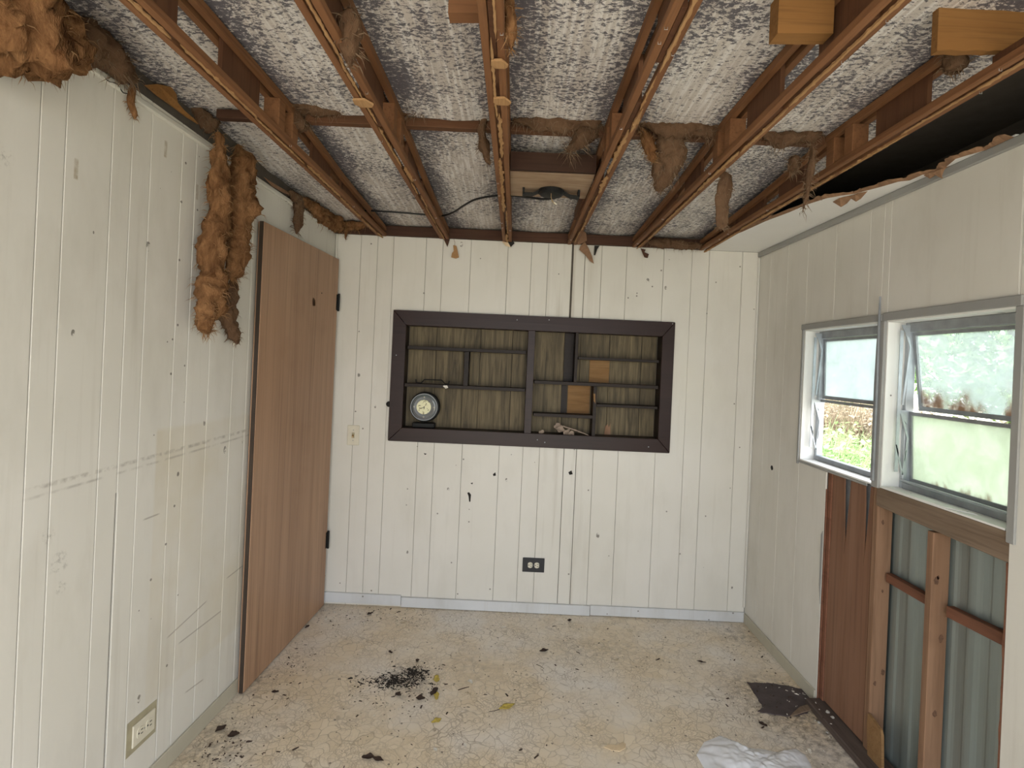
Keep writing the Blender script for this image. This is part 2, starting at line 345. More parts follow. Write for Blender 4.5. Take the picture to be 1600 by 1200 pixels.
# glass kinds
def pane(name, haze, tint, stain=None, lo=.35, hi=.7):
    t = NT(name)
    tr = t.n('ShaderNodeBsdfTransparent'); tr.inputs[0].default_value = (.93,.97,.95,1)
    tl = t.n('ShaderNodeBsdfTranslucent')
    col = t.mix(t.ramp(t.noise(5, t.scaled((1,1,.6)), 5), .3, .75), tint, tuple(q*.86 for q in tint))
    if stain:
        z = t.xyz()[2]
        st = t.math('MULTIPLY', t.smooth(t.math('ADD', z, t.math('MULTIPLY', t.math('SUBTRACT', t.noise(24, t.scaled((1,1,.5)), 4), .5), .16)), stain[1], stain[0]), t.ramp(t.noise(8), .40, .52))
        col = t.mix(t.math('MULTIPLY', st, .9), col, (.16,.08,.035))
    t.put(tl.inputs[0], col)
    gl = t.n('ShaderNodeBsdfGlossy'); gl.inputs['Roughness'].default_value = .15
    h = t.math('ADD', t.math('MULTIPLY', t.ramp(t.noise(9, None, 5, .65, .8), lo, hi), .3), haze, clamp=True)
    if stain: h = t.math('MAXIMUM', h, t.math('MULTIPLY', st, .9))
    m1 = t.n('ShaderNodeMixShader'); t.put(m1.inputs[0], h); t.t.links.new(tr.outputs[0], m1.inputs[1]); t.t.links.new(tl.outputs[0], m1.inputs[2])
    m2 = t.n('ShaderNodeMixShader'); m2.inputs[0].default_value = .05; t.t.links.new(m1.outputs[0], m2.inputs[1]); t.t.links.new(gl.outputs[0], m2.inputs[2])
    return t.done(m2.outputs[0])
M['frost'] = pane('hazed_glass', .72, (.58,.63,.63))
M['dirtyglass'] = pane('grimy_glass', .34, (.46,.51,.50), (1.345, 1.43))
M['greenglass'] = pane('algae_glass', .80, (.58,.63,.53), (1.045, 1.09))
t = NT('bag_film'); d = t.n('ShaderNodeBsdfTransparent'); p = t.bsdf((.90,.92,.97), .25, spec=.6)
mx = t.n('ShaderNodeMixShader'); mx.inputs[0].default_value = .78; t.t.links.new(d.outputs[0], mx.inputs[1]); t.t.links.new(p, mx.inputs[2]); M['bag'] = t.done(mx.outputs[0])
def leafmat(name, a, b):
    t = NT(name); n = t.noise(3.0, None, 4); c = t.mix(t.ramp(n, .35, .65), a, b)
    s1 = t.bsdf(c, .6); tr = t.n('ShaderNodeBsdfTranslucent'); t.put(tr.inputs[0], c)
    mx = t.n('ShaderNodeMixShader'); mx.inputs[0].default_value = .35; t.t.links.new(s1, mx.inputs[1]); t.t.links.new(tr.outputs[0], mx.inputs[2]); return t.done(mx.outputs[0])
M['grass'] = leafmat('weed_green', (.17,.30,.11), (.30,.40,.20)); M['dry'] = leafmat('dry_stalks', (.21,.17,.12), (.32,.265,.19))
M['tree'] = leafmat('tree_green', (.12,.25,.07), (.25,.40,.14)); M['bark'] = simple('bark', (.14,.10,.07), .9)
M['ground'] = simple('yard_ground', (.43,.405,.34), .95, sc=3)

# ================================================================== the setting
ZC = 2.135
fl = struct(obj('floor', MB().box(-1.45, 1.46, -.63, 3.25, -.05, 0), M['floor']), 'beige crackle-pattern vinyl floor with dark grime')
# ---- back wall: core with a niche hole, then painted planks
NX0, NX1, NZ0, NZ1 = -.637, .834, 1.036, 1.625
core = MB()
core.box(-1.3, NX0-.03, 3.106, 3.17, 0, 2.36).box(NX1+.03, 1.47, 3.106, 3.17, 0, 2.36)
core.box(NX0-.03, NX1+.03, 3.106, 3.17, 0, NZ0-.03).box(NX0-.03, NX1+.03, 3.106, 3.17, NZ1+.03, 2.36)
wb = struct(obj('wall_back', core, M['slab']), 'white painted grooved plank wall holding a dark niche shelf')
def plank(parent, name, mat, pt, a, b, z0, z1, dep, g=.0015, z1b=None, c=.0014):
    # pt(a, d, z): a along the wall, d out of the core towards the room; chamfered long edges
    z1b = z1 if z1b is None else z1b
    prof = [(a+g, 0), (a+g, dep-c), (a+g+c, dep), (b-g-c, dep), (b-g, dep-c), (b-g, 0)]
    zt = lambda q: z1+(z1b-z1)*(q-a)/(b-a)
    vs = [pt(q, d, z0) for q, d in prof]+[pt(q, d, zt(q)) for q, d in prof]
    n = 6; fs = [tuple(range(n)), tuple(range(2*n-1, n-1, -1))]+[(i, n+i, n+(i+1)%n, (i+1)%n) for i in range(n)]
    return obj(name, MB().add(vs, fs), mat, parent)
bpx = [540,566,591,642,668,712,770,807,833,871,891,917,956,1014,1058,1085,1137]
bx = [XL] + [onY(p, 930).x for p in bpx] + [XR]
bpt = lambda a, d, z: (a, 3.106-d, z)
open_seam = lambda v, d: v+d*.0042 if abs(v-bx[10]) < 1e-6 else v      # the split seam above the niche
for a, b in zip(bx[:-1], bx[1:]):
    g = .0022 if abs(a-bx[10]) < 1e-6 else .0007
    if b < NX0-.03 or a > NX1+.03: plank(wb, 'plank', M['paint_back'], bpt, a, b, .0, ZC, .006, g)
    elif a < NX0-.03 or b > NX1+.03:
        e = NX0-.03 if a < NX0-.03 else NX1+.03
        plank(wb, 'plank', M['paint_back'], bpt, a, b, .0, NZ0-.03, .006, g)
        plank(wb, 'plank', M['paint_back'], bpt, open_seam(a, 1), open_seam(b, -1), NZ1+.03, ZC, .006, g)
        lo, hi = (a, e) if a < NX0-.03 else (e, b)
        plank(wb, 'plank', M['paint_back'], bpt, lo, hi, NZ0-.03, NZ1+.03, .006, .0)
    else:
        plank(wb, 'plank', M['paint_back'], bpt, a, b, .0, NZ0-.03, .006, g)
        plank(wb, 'plank', M['paint_back'], bpt, open_seam(a, 1), open_seam(b, -1), NZ1+.03, ZC, .006, g)
for q in (((730,770),(733,769),(736,773),(735,784),(733,784),(732,775)), ((770,741),(774,738),(775,743),(771,744)), ((735,755),(739,754),(738,757)), ((888,738),(893,735),(895,741),(890,742)), ((662,708),(667,709),(664,711))):
    obj('gouge', MB().prism([onY(a, b, 3.0993) for a, b in q], (0, .0006, 0)), M['gap'], wb)
# ---- left wall
wl = MB().lbox(-.1, 3.65, -.08, -.006, 0, 2.36)
wl = struct(obj('wall_left', wl, M['slab']), 'grimy white grooved panel wall with a long scuff line')
ls = sorted([0.0]+[onL(p, 600)[0] for p in (385,362,325,291,269,220,190,159,86,45)])
q = ls[-1]
while q < 3.5: q += R.choice((.12,.2,.26)); ls.append(min(q, 3.6))
ztop = lambda s: 2.135 + .036*min(s, 1.75)
lpt = lambda a, d, z: LP(a, d-.006, z)
seam = onL(190, 600)[0]; zsp = onL(182, 770)[1]           # this seam has split open below zsp
for a, b in zip(ls[:-1], ls[1:]):
    if b-a < .01: continue
    if min(abs(a-seam), abs(b-seam)) < 1e-6:
        plank(wl, 'panel_strip', M['paint_left'], lpt, a, b, zsp, ztop(a), .006, .0012, ztop(b))
        plank(wl, 'panel_strip', M['paint_left'], lpt, a+(.0024 if abs(a-seam) < 1e-6 else 0), b-(.0024 if abs(b-seam) < 1e-6 else 0), 0, zsp, .006, .0012)
    else: plank(wl, 'panel_strip', M['paint_left'], lpt, a, b, 0, ztop(a), .006, .0012, ztop(b))
# ---- right wall: panels with window openings and an opened stud bay
WZ0, WZ1 = 1.033, 1.657
W = [(2.046, 2.58), (1.485, 2.009)]                 # window y ranges
E0 = onX(1284, 900).y; E1 = onX(1574, 900).y        # stripped bay from E1 (near) to E0 (far)
ZS = .965                                            # top of stripped bay
openings = [(W[0][0], W[0][1], WZ0, WZ1), (W[1][0], W[1][1], WZ0, WZ1), (E1, E0, 0.0, WZ0+.001)]
cuts = sorted({-.55, 3.1, E0, E1, *[v for q in W for v in q]}); seams = [2.96, 2.77, 1.12, .95, .72, .5, .1, -.3]
def spans(y):     # solid z spans of the panel at a given y
    sp = [(0.0, ZC)]
    for a, b, u, v in openings:
        if a < y < b: sp = [s for lo, hi in sp for s in ((lo, min(hi, u)), (max(lo, v), hi)) if s[1]-s[0] > .004]
    return sp
ys = sorted(cuts+seams+[W[0][0]+.08])
wr = MB(); ycore = sorted(cuts+[W[0][0]+.08])
for a, b in zip(ycore[:-1], ycore[1:]):
    for lo, hi in spans((a+b)/2): wr.box(XR+.006, XR+.069, a, b, lo, ZC+.010 if hi == ZC else hi)
wr = struct(obj('wall_right', wr, M['slab']), 'dull white panel wall with two windows and a stripped lower bay')
rpt = lambda a, d, z: (XR+.006-d, a, z)
for a, b in zip(ys[:-1], ys[1:]):
    for lo, hi in spans((a+b)/2):
        plank(wr, 'wall_panel', M['paint_right'], rpt, a, b, lo, hi, .006, .0006)
pk = onX(1206, 731, XR-.0004)
obj('bolt_hole', MB().prism([(XR-.0006, pk.y+.014*math.cos(a*.7)*(1+.15*math.sin(a*3)), pk.z+.013*math.sin(a*.7)) for a in range(9)], (.0006, 0, 0)), M['gap'], wr)
# torn paper edges along the stripped bay
for ye, sg in ((E0, -1), (E1, 1)):
    m = MB(); n = 40; A = []; B = []
    for i in range(n+1):
        z = .02+(ZS-.04)*i/n; j = .004+.010*abs(fbm((ye*9, z, 3), 9)); A.append((XR+.001, ye, z)); B.append((XR+.001, ye+sg*j, z))
    m.prism(A+B[::-1], (.005, 0, 0)); obj('torn_edge', m, M['cleat'], wr)
# ---- front of the room (behind the camera): unseen, opening made large and near to let in daylight
fw = MB().box(-1.5, -1.18, -.63, -.55, 0, 2.36).box(1.34, 1.46, -.63, -.55, 0, 2.36).box(-1.18, 1.34, -.63, -.55, 2.12, 2.36)
struct(obj('wall_front', fw, M['paint_right']), 'unseen white wall with an opening enlarged to admit daylight')

# ---- roof
TX = [-.80, -.44, -.08, .292, .663, 1.048]
def ztc(y):     # underside of the top chords
    pts = [(-2, 2.245), (1.2, 2.238), (1.82, 2.235), (2.33, 2.192), (3.1, 2.160)]
    for (a, u), (b, v) in zip(pts[:-1], pts[1:]):
        if y <= b: return u+(v-u)*(y-a)/(b-a)
    return pts[-1][1]
ce = struct(obj('ceiling', MB().box(-1.5, 1.74, -.63, 3.3, 2.36, 2.40), M['slab']), 'opened ceiling showing mildewed roof liner between trusses')
obj('eave_soffit', MB().box(XR+.070, 1.72, -.63, 3.3, ZC-.015, ZC), M['slab'], ce)
obj('eave_fascia', MB().box(1.72, 1.74, -.63, 3.3, ZC-.03, 2.36), M['slab'], ce)
for ya in (-.63, 3.17): obj('eave_end', MB().box(XR+.070, 1.72, ya, ya+.08, ZC, 2.36), M['slab'], ce)
obj('eave_end', MB().box(XR, XR+.087, 3.10, 3.25, 0, 2.36), M['slab'], ce)
edges = [-1.40]+TX+[1.24]
for k in range(7):
    x0, x1 = edges[k], edges[k+1]
    for (y0, y1, near) in ((-.54, 1.815, True), (1.80, 3.1, False)):
        nu, nv = 18, 40 if near else 24
        def fn(u, v, x0=x0, x1=x1, y0=y0, y1=y1, near=near, k=k):
            x = x0+(x1-x0)*u; y = y0+(y1-y0)*v; b = math.sin(math.pi*u)**.7
            z = ztc(y)+.030
            if near: z -= b*.016*math.exp(-((y-1.80)/.25)**2); z += .010*fbm((x, y, k), 3.5)*b
            else: z += .012*(1-b*.9) + .008*fbm((x, y, k+9), 4)*b + .006
            return (x, y, z)
        obj('liner_sheet', MB().grid(fn, nu, nv), M['liner'], ce, True)
# remaining strip of white ceiling board along the window wall, torn edge
tp = [(1103,386),(1128,374),(1160,361),(1195,345),(1232,331),(1262,318),(1290,309),(1312,305),(1335,302),(1352,297),(1375,291),(1402,283),(1420,281),(1440,272),(1468,266),(1478,259),(1492,247),(1512,241),(1545,232),(1575,222),(1600,213)]
te = [onZ(px, py, ZC+.001) for px, py in tp]; te = [Vector((min(p.x, XR-.012), p.y, p.z)) for p in te]
te[0].y = 3.098
strip = MB().prism(te+[Vector((XR-.001, te[-1].y, ZC+.001)), Vector((XR-.001, 3.098, ZC+.001))], (0, 0, .005))
ts = obj('ceiling_board', strip, M['ceiling_white'], ce)
m = MB(); A = []; B = []      # ragged brown fibre edge
fine = []
for p, q in zip(te[:-1], te[1:]):
    for i in range(6): fine.append(p.lerp(q, i/6))
for p in fine:
    r1 = .006+.02*abs(fbm(p, 14)) + (.02 if p.y < 2.2 else 0)*abs(fbm(p, 5)); A.append(p+Vector((.003, 0, -.0015))); B.append(p+Vector((-r1, 0, .004+.012*abs(fbm(p, 25)))))
m.add(A+B, [(i, i+1, len(A)+i+1, len(A)+i) for i in range(len(A)-1)]); obj('torn_fibre_edge', m, M['paper'], ce, solid=.002)
for px, py, s in ((1312,318,.035), (1336,312,.028), (1470,272,.032), (1452,278,.02)):
    p = onZ(px, py-8, ZC-.002); a = R.random()
    obj('torn_flap', MB().prism([p, p+Vector((s*.9, -s*1.3, .004)), p+Vector((s*.7, -s*.2, -s*.6)), p+Vector((s*.3, s*.2, -s*.9)), p+Vector((-s*.2, s*.9, -s*.15))], (0,.001,.002)), M['paper'], ce)
# battens
t1 = struct(obj('trim_1', MB().box(XR-.014, XR, 0.2, 3.098, ZC-.028, ZC), M['casing'], bevel=.003), 'narrow painted batten between window wall and ceiling')
m = MB(); m.hexa([LP(3.6,.0,ztop(3.6)-.012),LP(3.6,.014,ztop(3.6)-.010),LP(.12,.014,ztop(.12)-.010),LP(.12,0,ztop(.12)-.012),LP(3.6,0,ztop(3.6)+.012),LP(3.6,.010,ztop(3.6)+.010),LP(.12,.010,ztop(.12)+.010),LP(.12,0,ztop(.12)+.012)])
struct(obj('trim_2', m, M['trim_white'], bevel=.003), 'narrow white batten along the top of the grimy panel wall')
p = onY(1187, 680)
struct(obj('trim_3', MB().box(XR-.012, XR-.0005, 3.086, 3.0995, .085, ZC-.03), M['trim_white'], bevel=.004), 'slim white corner bead between plank wall and window wall')
struct(obj('trim_4', MB().box(XL+.001, XL+.014, 3.088, 3.0995, .07, ZC), M['trim_white'], bevel=.003), 'slim white corner bead beside the hinged door')
# baseboards
bb = bpy.data.objects.new('baseboard_back', None); COL.objects.link(bb); struct(bb, 'bluish white baseboard in three lengths under the plank wall')
xs = [XL+.02, onY(627, 940).x, onY(921, 955).x, XR-.002]
for i in range(3):
    dz = (.010, .0, .0)[i]
    obj('baseboard_length', MB().hexa([(xs[i]+.001,3.086-.003*(i == 1),dz+.004),(xs[i+1]-.001,3.086-.003*(i == 1),dz+.001),(xs[i+1]-.001,3.0995,dz+.001),(xs[i]+.001,3.0995,dz+.004),
        (xs[i]+.001,3.086-.003*(i == 1),dz+.060),(xs[i+1]-.001,3.086-.003*(i == 1),dz+.058),(xs[i+1]-.001,3.0995,dz+.058),(xs[i]+.001,3.0995,dz+.060)]), M['base_blue'], bb, bevel=.002)
sdoor = onL(380, 1080)[0]
struct(obj('baseboard_left', MB().lbox(sdoor+.008, 3.6, .0005, .009, .0, .062), M['base_dirty'], bevel=.002), 'dirty cream baseboard along the grimy panel wall')
struct(obj('baseboard_right', MB().box(XR-.009, XR-.0005, E0+.004, 3.084, .0, .058), M['base_dirty'], bevel=.002), 'dirty cream baseboard under the window wall panel')
struct(obj('baseboard_front', MB().box(XR-.009, XR-.0005, -.54, E1-.02, .0, .058), M['base_dirty'], bevel=.002), 'dirty cream baseboard on the panel past the stripped bay')

# ================================================================== trusses
names = ['bare wooden roof truss running closest to the wall with the door', 'second bare wooden roof truss from the wall with the door',
         'bare wooden roof truss carrying the hinge-side end of the light fixture board', 'bare wooden roof truss carrying the window-side end of the light fixture board',
         'second bare wooden roof truss from the window wall', 'bare wooden roof truss beside the leftover white ceiling strip']
WEBS = [(-.35,-.12), (.0,.16), (.30,.50), (.66,.86), (1.03,1.22), (1.40,1.60), (2.0,2.19), (2.32,2.62)]
for k, x in enumerate(TX):
    T = thing('roof_truss', (x, 1.2, ZC), names[k], 'truss', 'roof trusses')
    y0, y1 = -.53, 3.075
    for s in (-1, 1):
        m = MB(); seg = 30
        for i in range(seg):
            a, b = y0+(y1-y0)*i/seg, y0+(y1-y0)*(i+1)/seg
        xa, xb = (x-.026, x-.008) if s < 0 else (x+.008, x+.026)
        obj('bottom_chord', MB().box(xa, xb, y0, y1, ZC-.008, ZC+.012), M['truss'], T, bevel=.0015)
        m = MB(); N = 24
        yt = 1.212 if k == 5 else y0; P = [yt+(y1-yt)*i/N for i in range(N+1)]
        vs = []
        for y in P: z = ztc(y); vs += [(xa, y, z), (xb, y, z), (xb, y, z+.022), (xa, y, z+.022)]
        fs = [(3,2,1,0), tuple(range(4*N, 4*N+4))]
        for i in range(N):
            for j in range(4): fs.append((4*i+j, 4*i+(j+1)%4, 4*i+4+(j+1)%4, 4*i+4+j))
        obj('top_chord', m.add(vs, fs), M['truss'], T)
    for a, b in WEBS:
        if k == 5 and .6 < a < 1.3: continue
        j = R.uniform(-.02, .02) if k not in (4, 5) else 0
        a += j; b += j
        obj('web_plate', MB().hexa([(x-.006,a,ZC-.004),(x+.006,a,ZC-.004),(x+.006,b,ZC-.004),(x-.006,b,ZC-.004),(x-.006,a,ztc(a)+.022),(x+.006,a,ztc(a)+.022),(x+.006,b,ztc(b)+.022),(x-.006,b,ztc(b)+.022)]), M['web'], T)
    if k == 5: obj('web_plate', MB().box(x-.006, x+.006, .70, 1.208, ZC-.004, ZC+.040), M['web'], T)
    for yy in (1.70, 1.80):
        obj('post', MB().box(x-.025, x+.025, yy-.02, yy+.024, ZC+.0125, ztc(yy)), M['truss'], T, bevel=.0015)
    # strips of torn ceiling board still glued under the chord
    y = -.3
    while y < 3.0:
        ln = R.uniform(.12, .45); w0 = R.uniform(.0035, .009); cx = x+R.uniform(-.006, .008)+(.008 if k >= 3 else 0)
        A = []; B = []; N = max(8, int(ln/.009))
        for i in range(N+1):
            f = i/N; e = min(1, f*N/3, (1-f)*N/3)*.9+.1
            A.append((cx-w0*e*(.35+1.3*abs(fbm((x, y+ln*f, 1), 42))), y+ln*f, ZC-.0075)); B.append((cx+w0*e*(.35+1.3*abs(fbm((x, y+ln*f, 7), 42))), y+ln*f, ZC-.0075))
        obj('torn_strip', MB().prism(A+B[::-1], (0, 0, -.003-.003*R.random())), M['torn'], T)
        y += ln+R.uniform(-.02, .03)
    for i in range(6):     # bent nails and staples
        yy = R.uniform(1.0, 3.0); xx = x+R.choice((-.02, .02))
        obj('staple', MB().tube([(xx-.003, yy, ZC-.004), (xx-.003, yy, ZC-.013), (xx+.003, yy, ZC-.013), (xx+.003, yy, ZC-.004)], .0007, 5), M['steelbright'], T)
# larger torn chips
for k, px, py, s in ((1, 566, 163, .04), (2, 782, 160, .035), (2, 778, 102, .03)):
    p = onZ(px, py, ZC-.016); tag(obj('torn_board_chip', MB().prism([p+Vector((-s*.5,-s*.5,0)), p+Vector((s*.3,-s*.6,0)), p+Vector((s*.8,-s*.1,-.004)), p+Vector((s*.55,s*.35,-.002)), p+Vector((-s*.2,s*.5,0)), p+Vector((-s*.55,.1*s,0))], (0,0,.006)), M['torn'], origin=p),
        ['', 'leaf-shaped tan chip of torn board under the second truss', 'squarish tan chip of torn board under the middle truss' if py > 120 else 'rounded pale chip of torn board under the middle truss'][k], 'board scrap')
# purlins between trusses at y = 1.82
plab = ['wooden roof purlin in the bay against the door wall', 'wooden roof purlin in the bay next to the door wall bay', 'wooden roof purlin in the bay crossed by the rising cable', 'wooden roof purlin in the bay of the light fixture board', 'wooden roof purlin under the largest sagging insulation tuft', 'wooden roof purlin in the bay next to the open eave bay']
for k in range(6):
    x0 = (-1.06 if k == 0 else TX[k-1]+.027); x1 = TX[k]-.027
    z = ztc(1.84)-.004
    tag(obj('roof_purlin', MB().box(x0, x1, 1.83, 1.862, z, z+.03), M['ledger' if k == 0 else 'web_x'], bevel=.002, origin=((x0+x1)/2, 1.84, z)), plab[k], 'purlin', 'roof purlins')
tag(obj('ledger_board', MB().box(-1.05, 1.06, 3.078, 3.099, ZC+.001, ZC+.056), M['ledger'], bevel=.002, origin=(0, 3.09, ZC)), 'dark brown ledger board along the top of the plank wall', 'ledger')
# blocking remnants at y ~ 1.14
def block(name, px0, px1, py, label, mat, dep=.05, top=2.262, ragged=True, y=1.14):
    a, b = onY(px0, py, y), onY(px1, py, y)
    m = MB(); N = 16; lo = []
    for i in range(N+1):
        f = i/N; lo.append((a.x+(b.x-a.x)*f, a.z+(b.z-a.z)*f+(.006*abs(fbm((f*3, py, 1), 4)) if ragged else 0)))
    pts = [(x, y, z) for x, z in lo]+[(b.x, y, top), (a.x, y, top)]
    return tag(obj(name, m.prism(pts, (0, dep, 0)), mat, origin=(a.x, y, a.z)), label, 'wood block')
block('header_board', 1464, 1625, 80, 'broad orange header board with ragged lower edge above the window wall truss', M['block'], .018, 2.30, y=1.19)
block('blocking', 1215, 1302, 52, 'short pale orange wood block nailed beside the second truss from the windows', M['block'], .04, 2.25, False)
block('blocking', 700, 757, 20, 'short brown wood block nailed beside the fixture board truss', M['truss_x'], .035, 2.25, False)
# light fixture board, box and cable
x0, x1 = TX[2]+.027, TX[3]-.027
FB = thing('fixture_board', ((x0+x1)/2, 2.18, ZC+.02), 'raw plywood light fixture board spanning two trusses', 'board')
obj('plywood_base', MB().box(x0, x1, 2.0, 2.30, ZC+.018, ZC+.030), M['fixply'], FB)
obj('front_rail', MB().box(x0, x1, 1.985, 2.003, ZC+.018, ZC+.085), M['rail'], FB)
obj('side_post', MB().box(x1-.012, x1, 2.30, 2.62, ZC+.012, ZC+.06), M['web'], FB)
pc = onZ(861, 300, ZC+.010)
LB = thing('light_bracket', pc, 'black steel light fixture bracket hanging under the plywood board', 'light bracket')
prof = [(-.115,.004),(-.115,-.014),(-.075,-.014),(-.05,-.002),(.05,-.002),(.078,-.016),(.115,-.02),(.118,.002)]
m = MB()
yc = pc.y
m.prism([(pc.x+a, yc-.02, pc.z+b) for a, b in prof]+[(pc.x+a, yc-.02, pc.z+b+.003) for a, b in prof[::-1]], (0, .045, 0)); obj('strap', m, M['iron'], LB)
obj('cup', MB().lathe((pc.x, yc+.002, pc.z+.007), (0,0,-1), [(.052,0),(.052,.012),(.044,.02),(.02,.021)], 28), M['iron'], LB)
obj('screw_plate', MB().box(pc.x-.022, pc.x+.02, yc-.03, yc-.021, pc.z-.004, pc.z+.004), M['steelbright'], LB)
obj('screw_plate', MB().box(pc.x+.012, pc.x+.045, yc-.024, yc-.0215, pc.z+.001, pc.z+.006), M['steelbright'], LB)
for dx in (-.113, .113):
    obj('end_hook', MB().box(pc.x+dx-.004, pc.x+dx+.004, yc-.02, yc+.02, pc.z-.02, pc.z+.0085), M['iron'], LB)
for q in ([(0,0),(.0,-.028),(.006,-.05)], [(0,0),(-.001,-.03),(.015,-.058)]):
    obj('wire_end', MB().tube([(pc.x+a, yc-.025, pc.z+b) for a, b in q], .0014, 6), M['copper'], LB)
obj('wire_nut', MB().tube([(pc.x+.013, yc-.025, pc.z-.05), (pc.x+.024, yc-.025, pc.z-.058)], [.0035,.002], 8), M['ivory'], LB)
cp = [(540,323,.055),(560,328,.050),(595,330,.045),(625,332,.043),(660,335,.042),(690,337,.042),(708,332,.042),(725,321,.042),(742,312,.042),(765,307,.042),(795,305,.040),(830,309,.022),(850,311,.010),(872,308,.006),(880,303,.008)]
pts = [onZ(a, b, ZC+c) for a, b, c in cp]
def spline(pts, k=6):
    out = []
    for i in range(len(pts)-1):
        p0, p1, p2, p3 = pts[max(i-1,0)], pts[i], pts[i+1], pts[min(i+2, len(pts)-1)]
        for j in range(k):
            f = j/k; out.append(.5*((2*p1)+(p2-p0)*f+(2*p0-5*p1+4*p2-p3)*f*f+(3*p1-p0-3*p2+p3)*f**3))
    return out+[pts[-1]]
tag(obj('electric_cable', MB().tube(spline(pts), .005, 8), M['rubber'], smooth=True, origin=pts[0]), 'black electric cable looping across the trusses to the light bracket', 'cable')

# ================================================================== fibreglass insulation
def wool(name, label, spine, seed, flat=(1, 1), mats=('wool', 'woolfib'), lump=.35, fib=260, flen=.03, cat='insulation', group='fibreglass insulation remnants', axis=None):
    # spine: list of (Vector, radius); flat scales the two cross axes
    rr = random.Random(seed); P = [Vector(p) for p, r in spine]; Rd = [r for p, r in spine]
    n = max(14, int(sum((b-a).length for a, b in zip(P[:-1], P[1:]))/.010)); n = min(n, 90); nk = 30
    sp = spline(P, 8); vs = []; fs = []; N = n
    def at(f):
        q = f*(len(sp)-1); i = min(int(q), len(sp)-2); return sp[i].lerp(sp[i+1], q-i)
    def rad(f):
        q = f*(len(Rd)-1); i = min(int(q), len(Rd)-2); return Rd[i]+(Rd[i+1]-Rd[i])*(q-i)
    for i in range(N+1):
        f = i/N; c = at(f); tg = (at(min(1, f+.02))-at(max(0, f-.02))).normalized()
        ax = Vector(axis) if axis else Vector((0, 1, 0)) if abs(tg.y) < .8 else Vector((1, 0, 0))
        a = (ax-tg*ax.dot(tg)).normalized(); b = tg.cross(a)
        e = min(1, math.sin(math.pi*min(max(f, .0), 1))**.45*1.05+.02)
        for k in range(nk):
            q = 2*math.pi*k/nk; d = a*math.cos(q)*flat[0]+b*math.sin(q)*flat[1]; r = rad(f)*e
            p = c+d*r
            o = noise.fractal(p*16+Vector((seed*3.1,0,0)), 1.0, 2.0, 3)*lump*1.0+noise.fractal(p*52+Vector((seed,0,0)), .9, 2.0, 4)*lump*.68
            vs.append(p+d.normalized()*(o*rad(f)*min(1, e+.2))*.9)
    for q in vs:        # wool is squashed flat where it meets liner, panel wall or ledger
        q.z = min(q.z, ztc(q.y)+.027)
        if ZC < q.z and q.y > 3.079: q.y = 3.079
        dn = (q-Vector((XL, YB, 0))).dot(LNRM); sw = (q-Vector((XL, YB, 0))).dot(LD)
        if dn < .0005 and q.z < ztop(sw)+.012: q += LNRM*(.0005-dn)
    for i in range(N):
        for k in range(nk): fs.append((i*nk+k, i*nk+(k+1)%nk, (i+1)*nk+(k+1)%nk, (i+1)*nk+k))
    fs += [tuple(range(nk-1,-1,-1)), tuple(range(N*nk, (N+1)*nk))]
    T = thing(name, P[0], label, cat, group)
    obj('batt', MB().add(vs, fs), M[mats[0]], T, True)
    m = MB()
    for j in range(fib):
        i = rr.randrange(1, N); k = rr.randrange(nk); p = vs[i*nk+k]; c = sum((vs[i*nk+z] for z in range(0, nk, 5)), Vector())/6
        out = (p-c).normalized(); d = (out*rr.uniform(.2, .8)+Vector((rr.uniform(-1,1), rr.uniform(-1,1), rr.uniform(-1.1,.5)))*.8).normalized()
        L = flen*rr.uniform(.4, 1.3); sd = d.cross(Vector((rr.uniform(-1,1),rr.uniform(-1,1),rr.uniform(-1,1)))).normalized(); wd = rr.uniform(.0006, .0016)
        p0 = p-out*.004; p1 = p0+d*L*.55+sd*L*.12; p2 = p0+d*L+Vector((0,0,-L*.25))
        m.add([p0-sd*wd, p0+sd*wd, p1+sd*wd*.8, p1-sd*wd*.8, p2], [(0,1,2,3), (3,2,4)])
    f = obj('loose_fibres', m, M[mats[1]], T); f['kind'] = 'stuff'
    return T
def lp(px, py, n=.055): s, z = onL(px, py, n); return LP(s, n, z)
wool('fibreglass_clump', 'biggest rust-brown fibreglass clump spilling over the top of the grimy panel wall', [(lp(-60,-10,0.090), .09), (lp(0,20,0.100), .105), (lp(45,50,0.100), .095), (lp(85,58,0.100), .075), (lp(118,50,0.090), .06)], 3, (1,1), lump=.6, fib=380, flen=.028)
wool('fibreglass_clump', 'drooping brown fibreglass fold under the biggest clump on the wall', [(lp(60,60,.10), .045), (lp(85,78,.09), .05), (lp(120,75,.07), .038)], 5, (1,1), lump=.55, fib=220)
wool('fibreglass_clump', 'long dusty fibreglass roll lying along the wall top beside the biggest clump', [(lp(120,40,.035), .05), (lp(155,75,.03), .04), (lp(185,105,.03), .032), (lp(212,128,.03), .025)], 8, (1,1), ('woolgrey','woolgreyfib'), .6, 300, .035)
wool('fibreglass_strand', 'short dangling fibreglass strand on the panel wall beside a thin wire', [(lp(207,128,.02), .012), (lp(206,145,.018), .010), (lp(203,160,.015), .013), (lp(210,178,.015), .011), (lp(209,187,.015), .003)], 9, (1,.8), lump=.4, fib=70, flen=.015)
wool('fibreglass_batt', 'long rust-brown fibreglass batt hanging down the panel wall beside the door', [(lp(340,205,0.067), .03), (lp(345,240,0.072), .042), (lp(340,290,0.072), .044), (lp(343,340,0.072), .042), (lp(335,390,0.072), .047), (lp(334,440,0.072), .055), (lp(326,480,0.072), .062), (lp(320,505,0.067), .045), (lp(326,520,0.062), .018)], 12, (1.0,.75), lump=.42, fib=800, flen=.032)
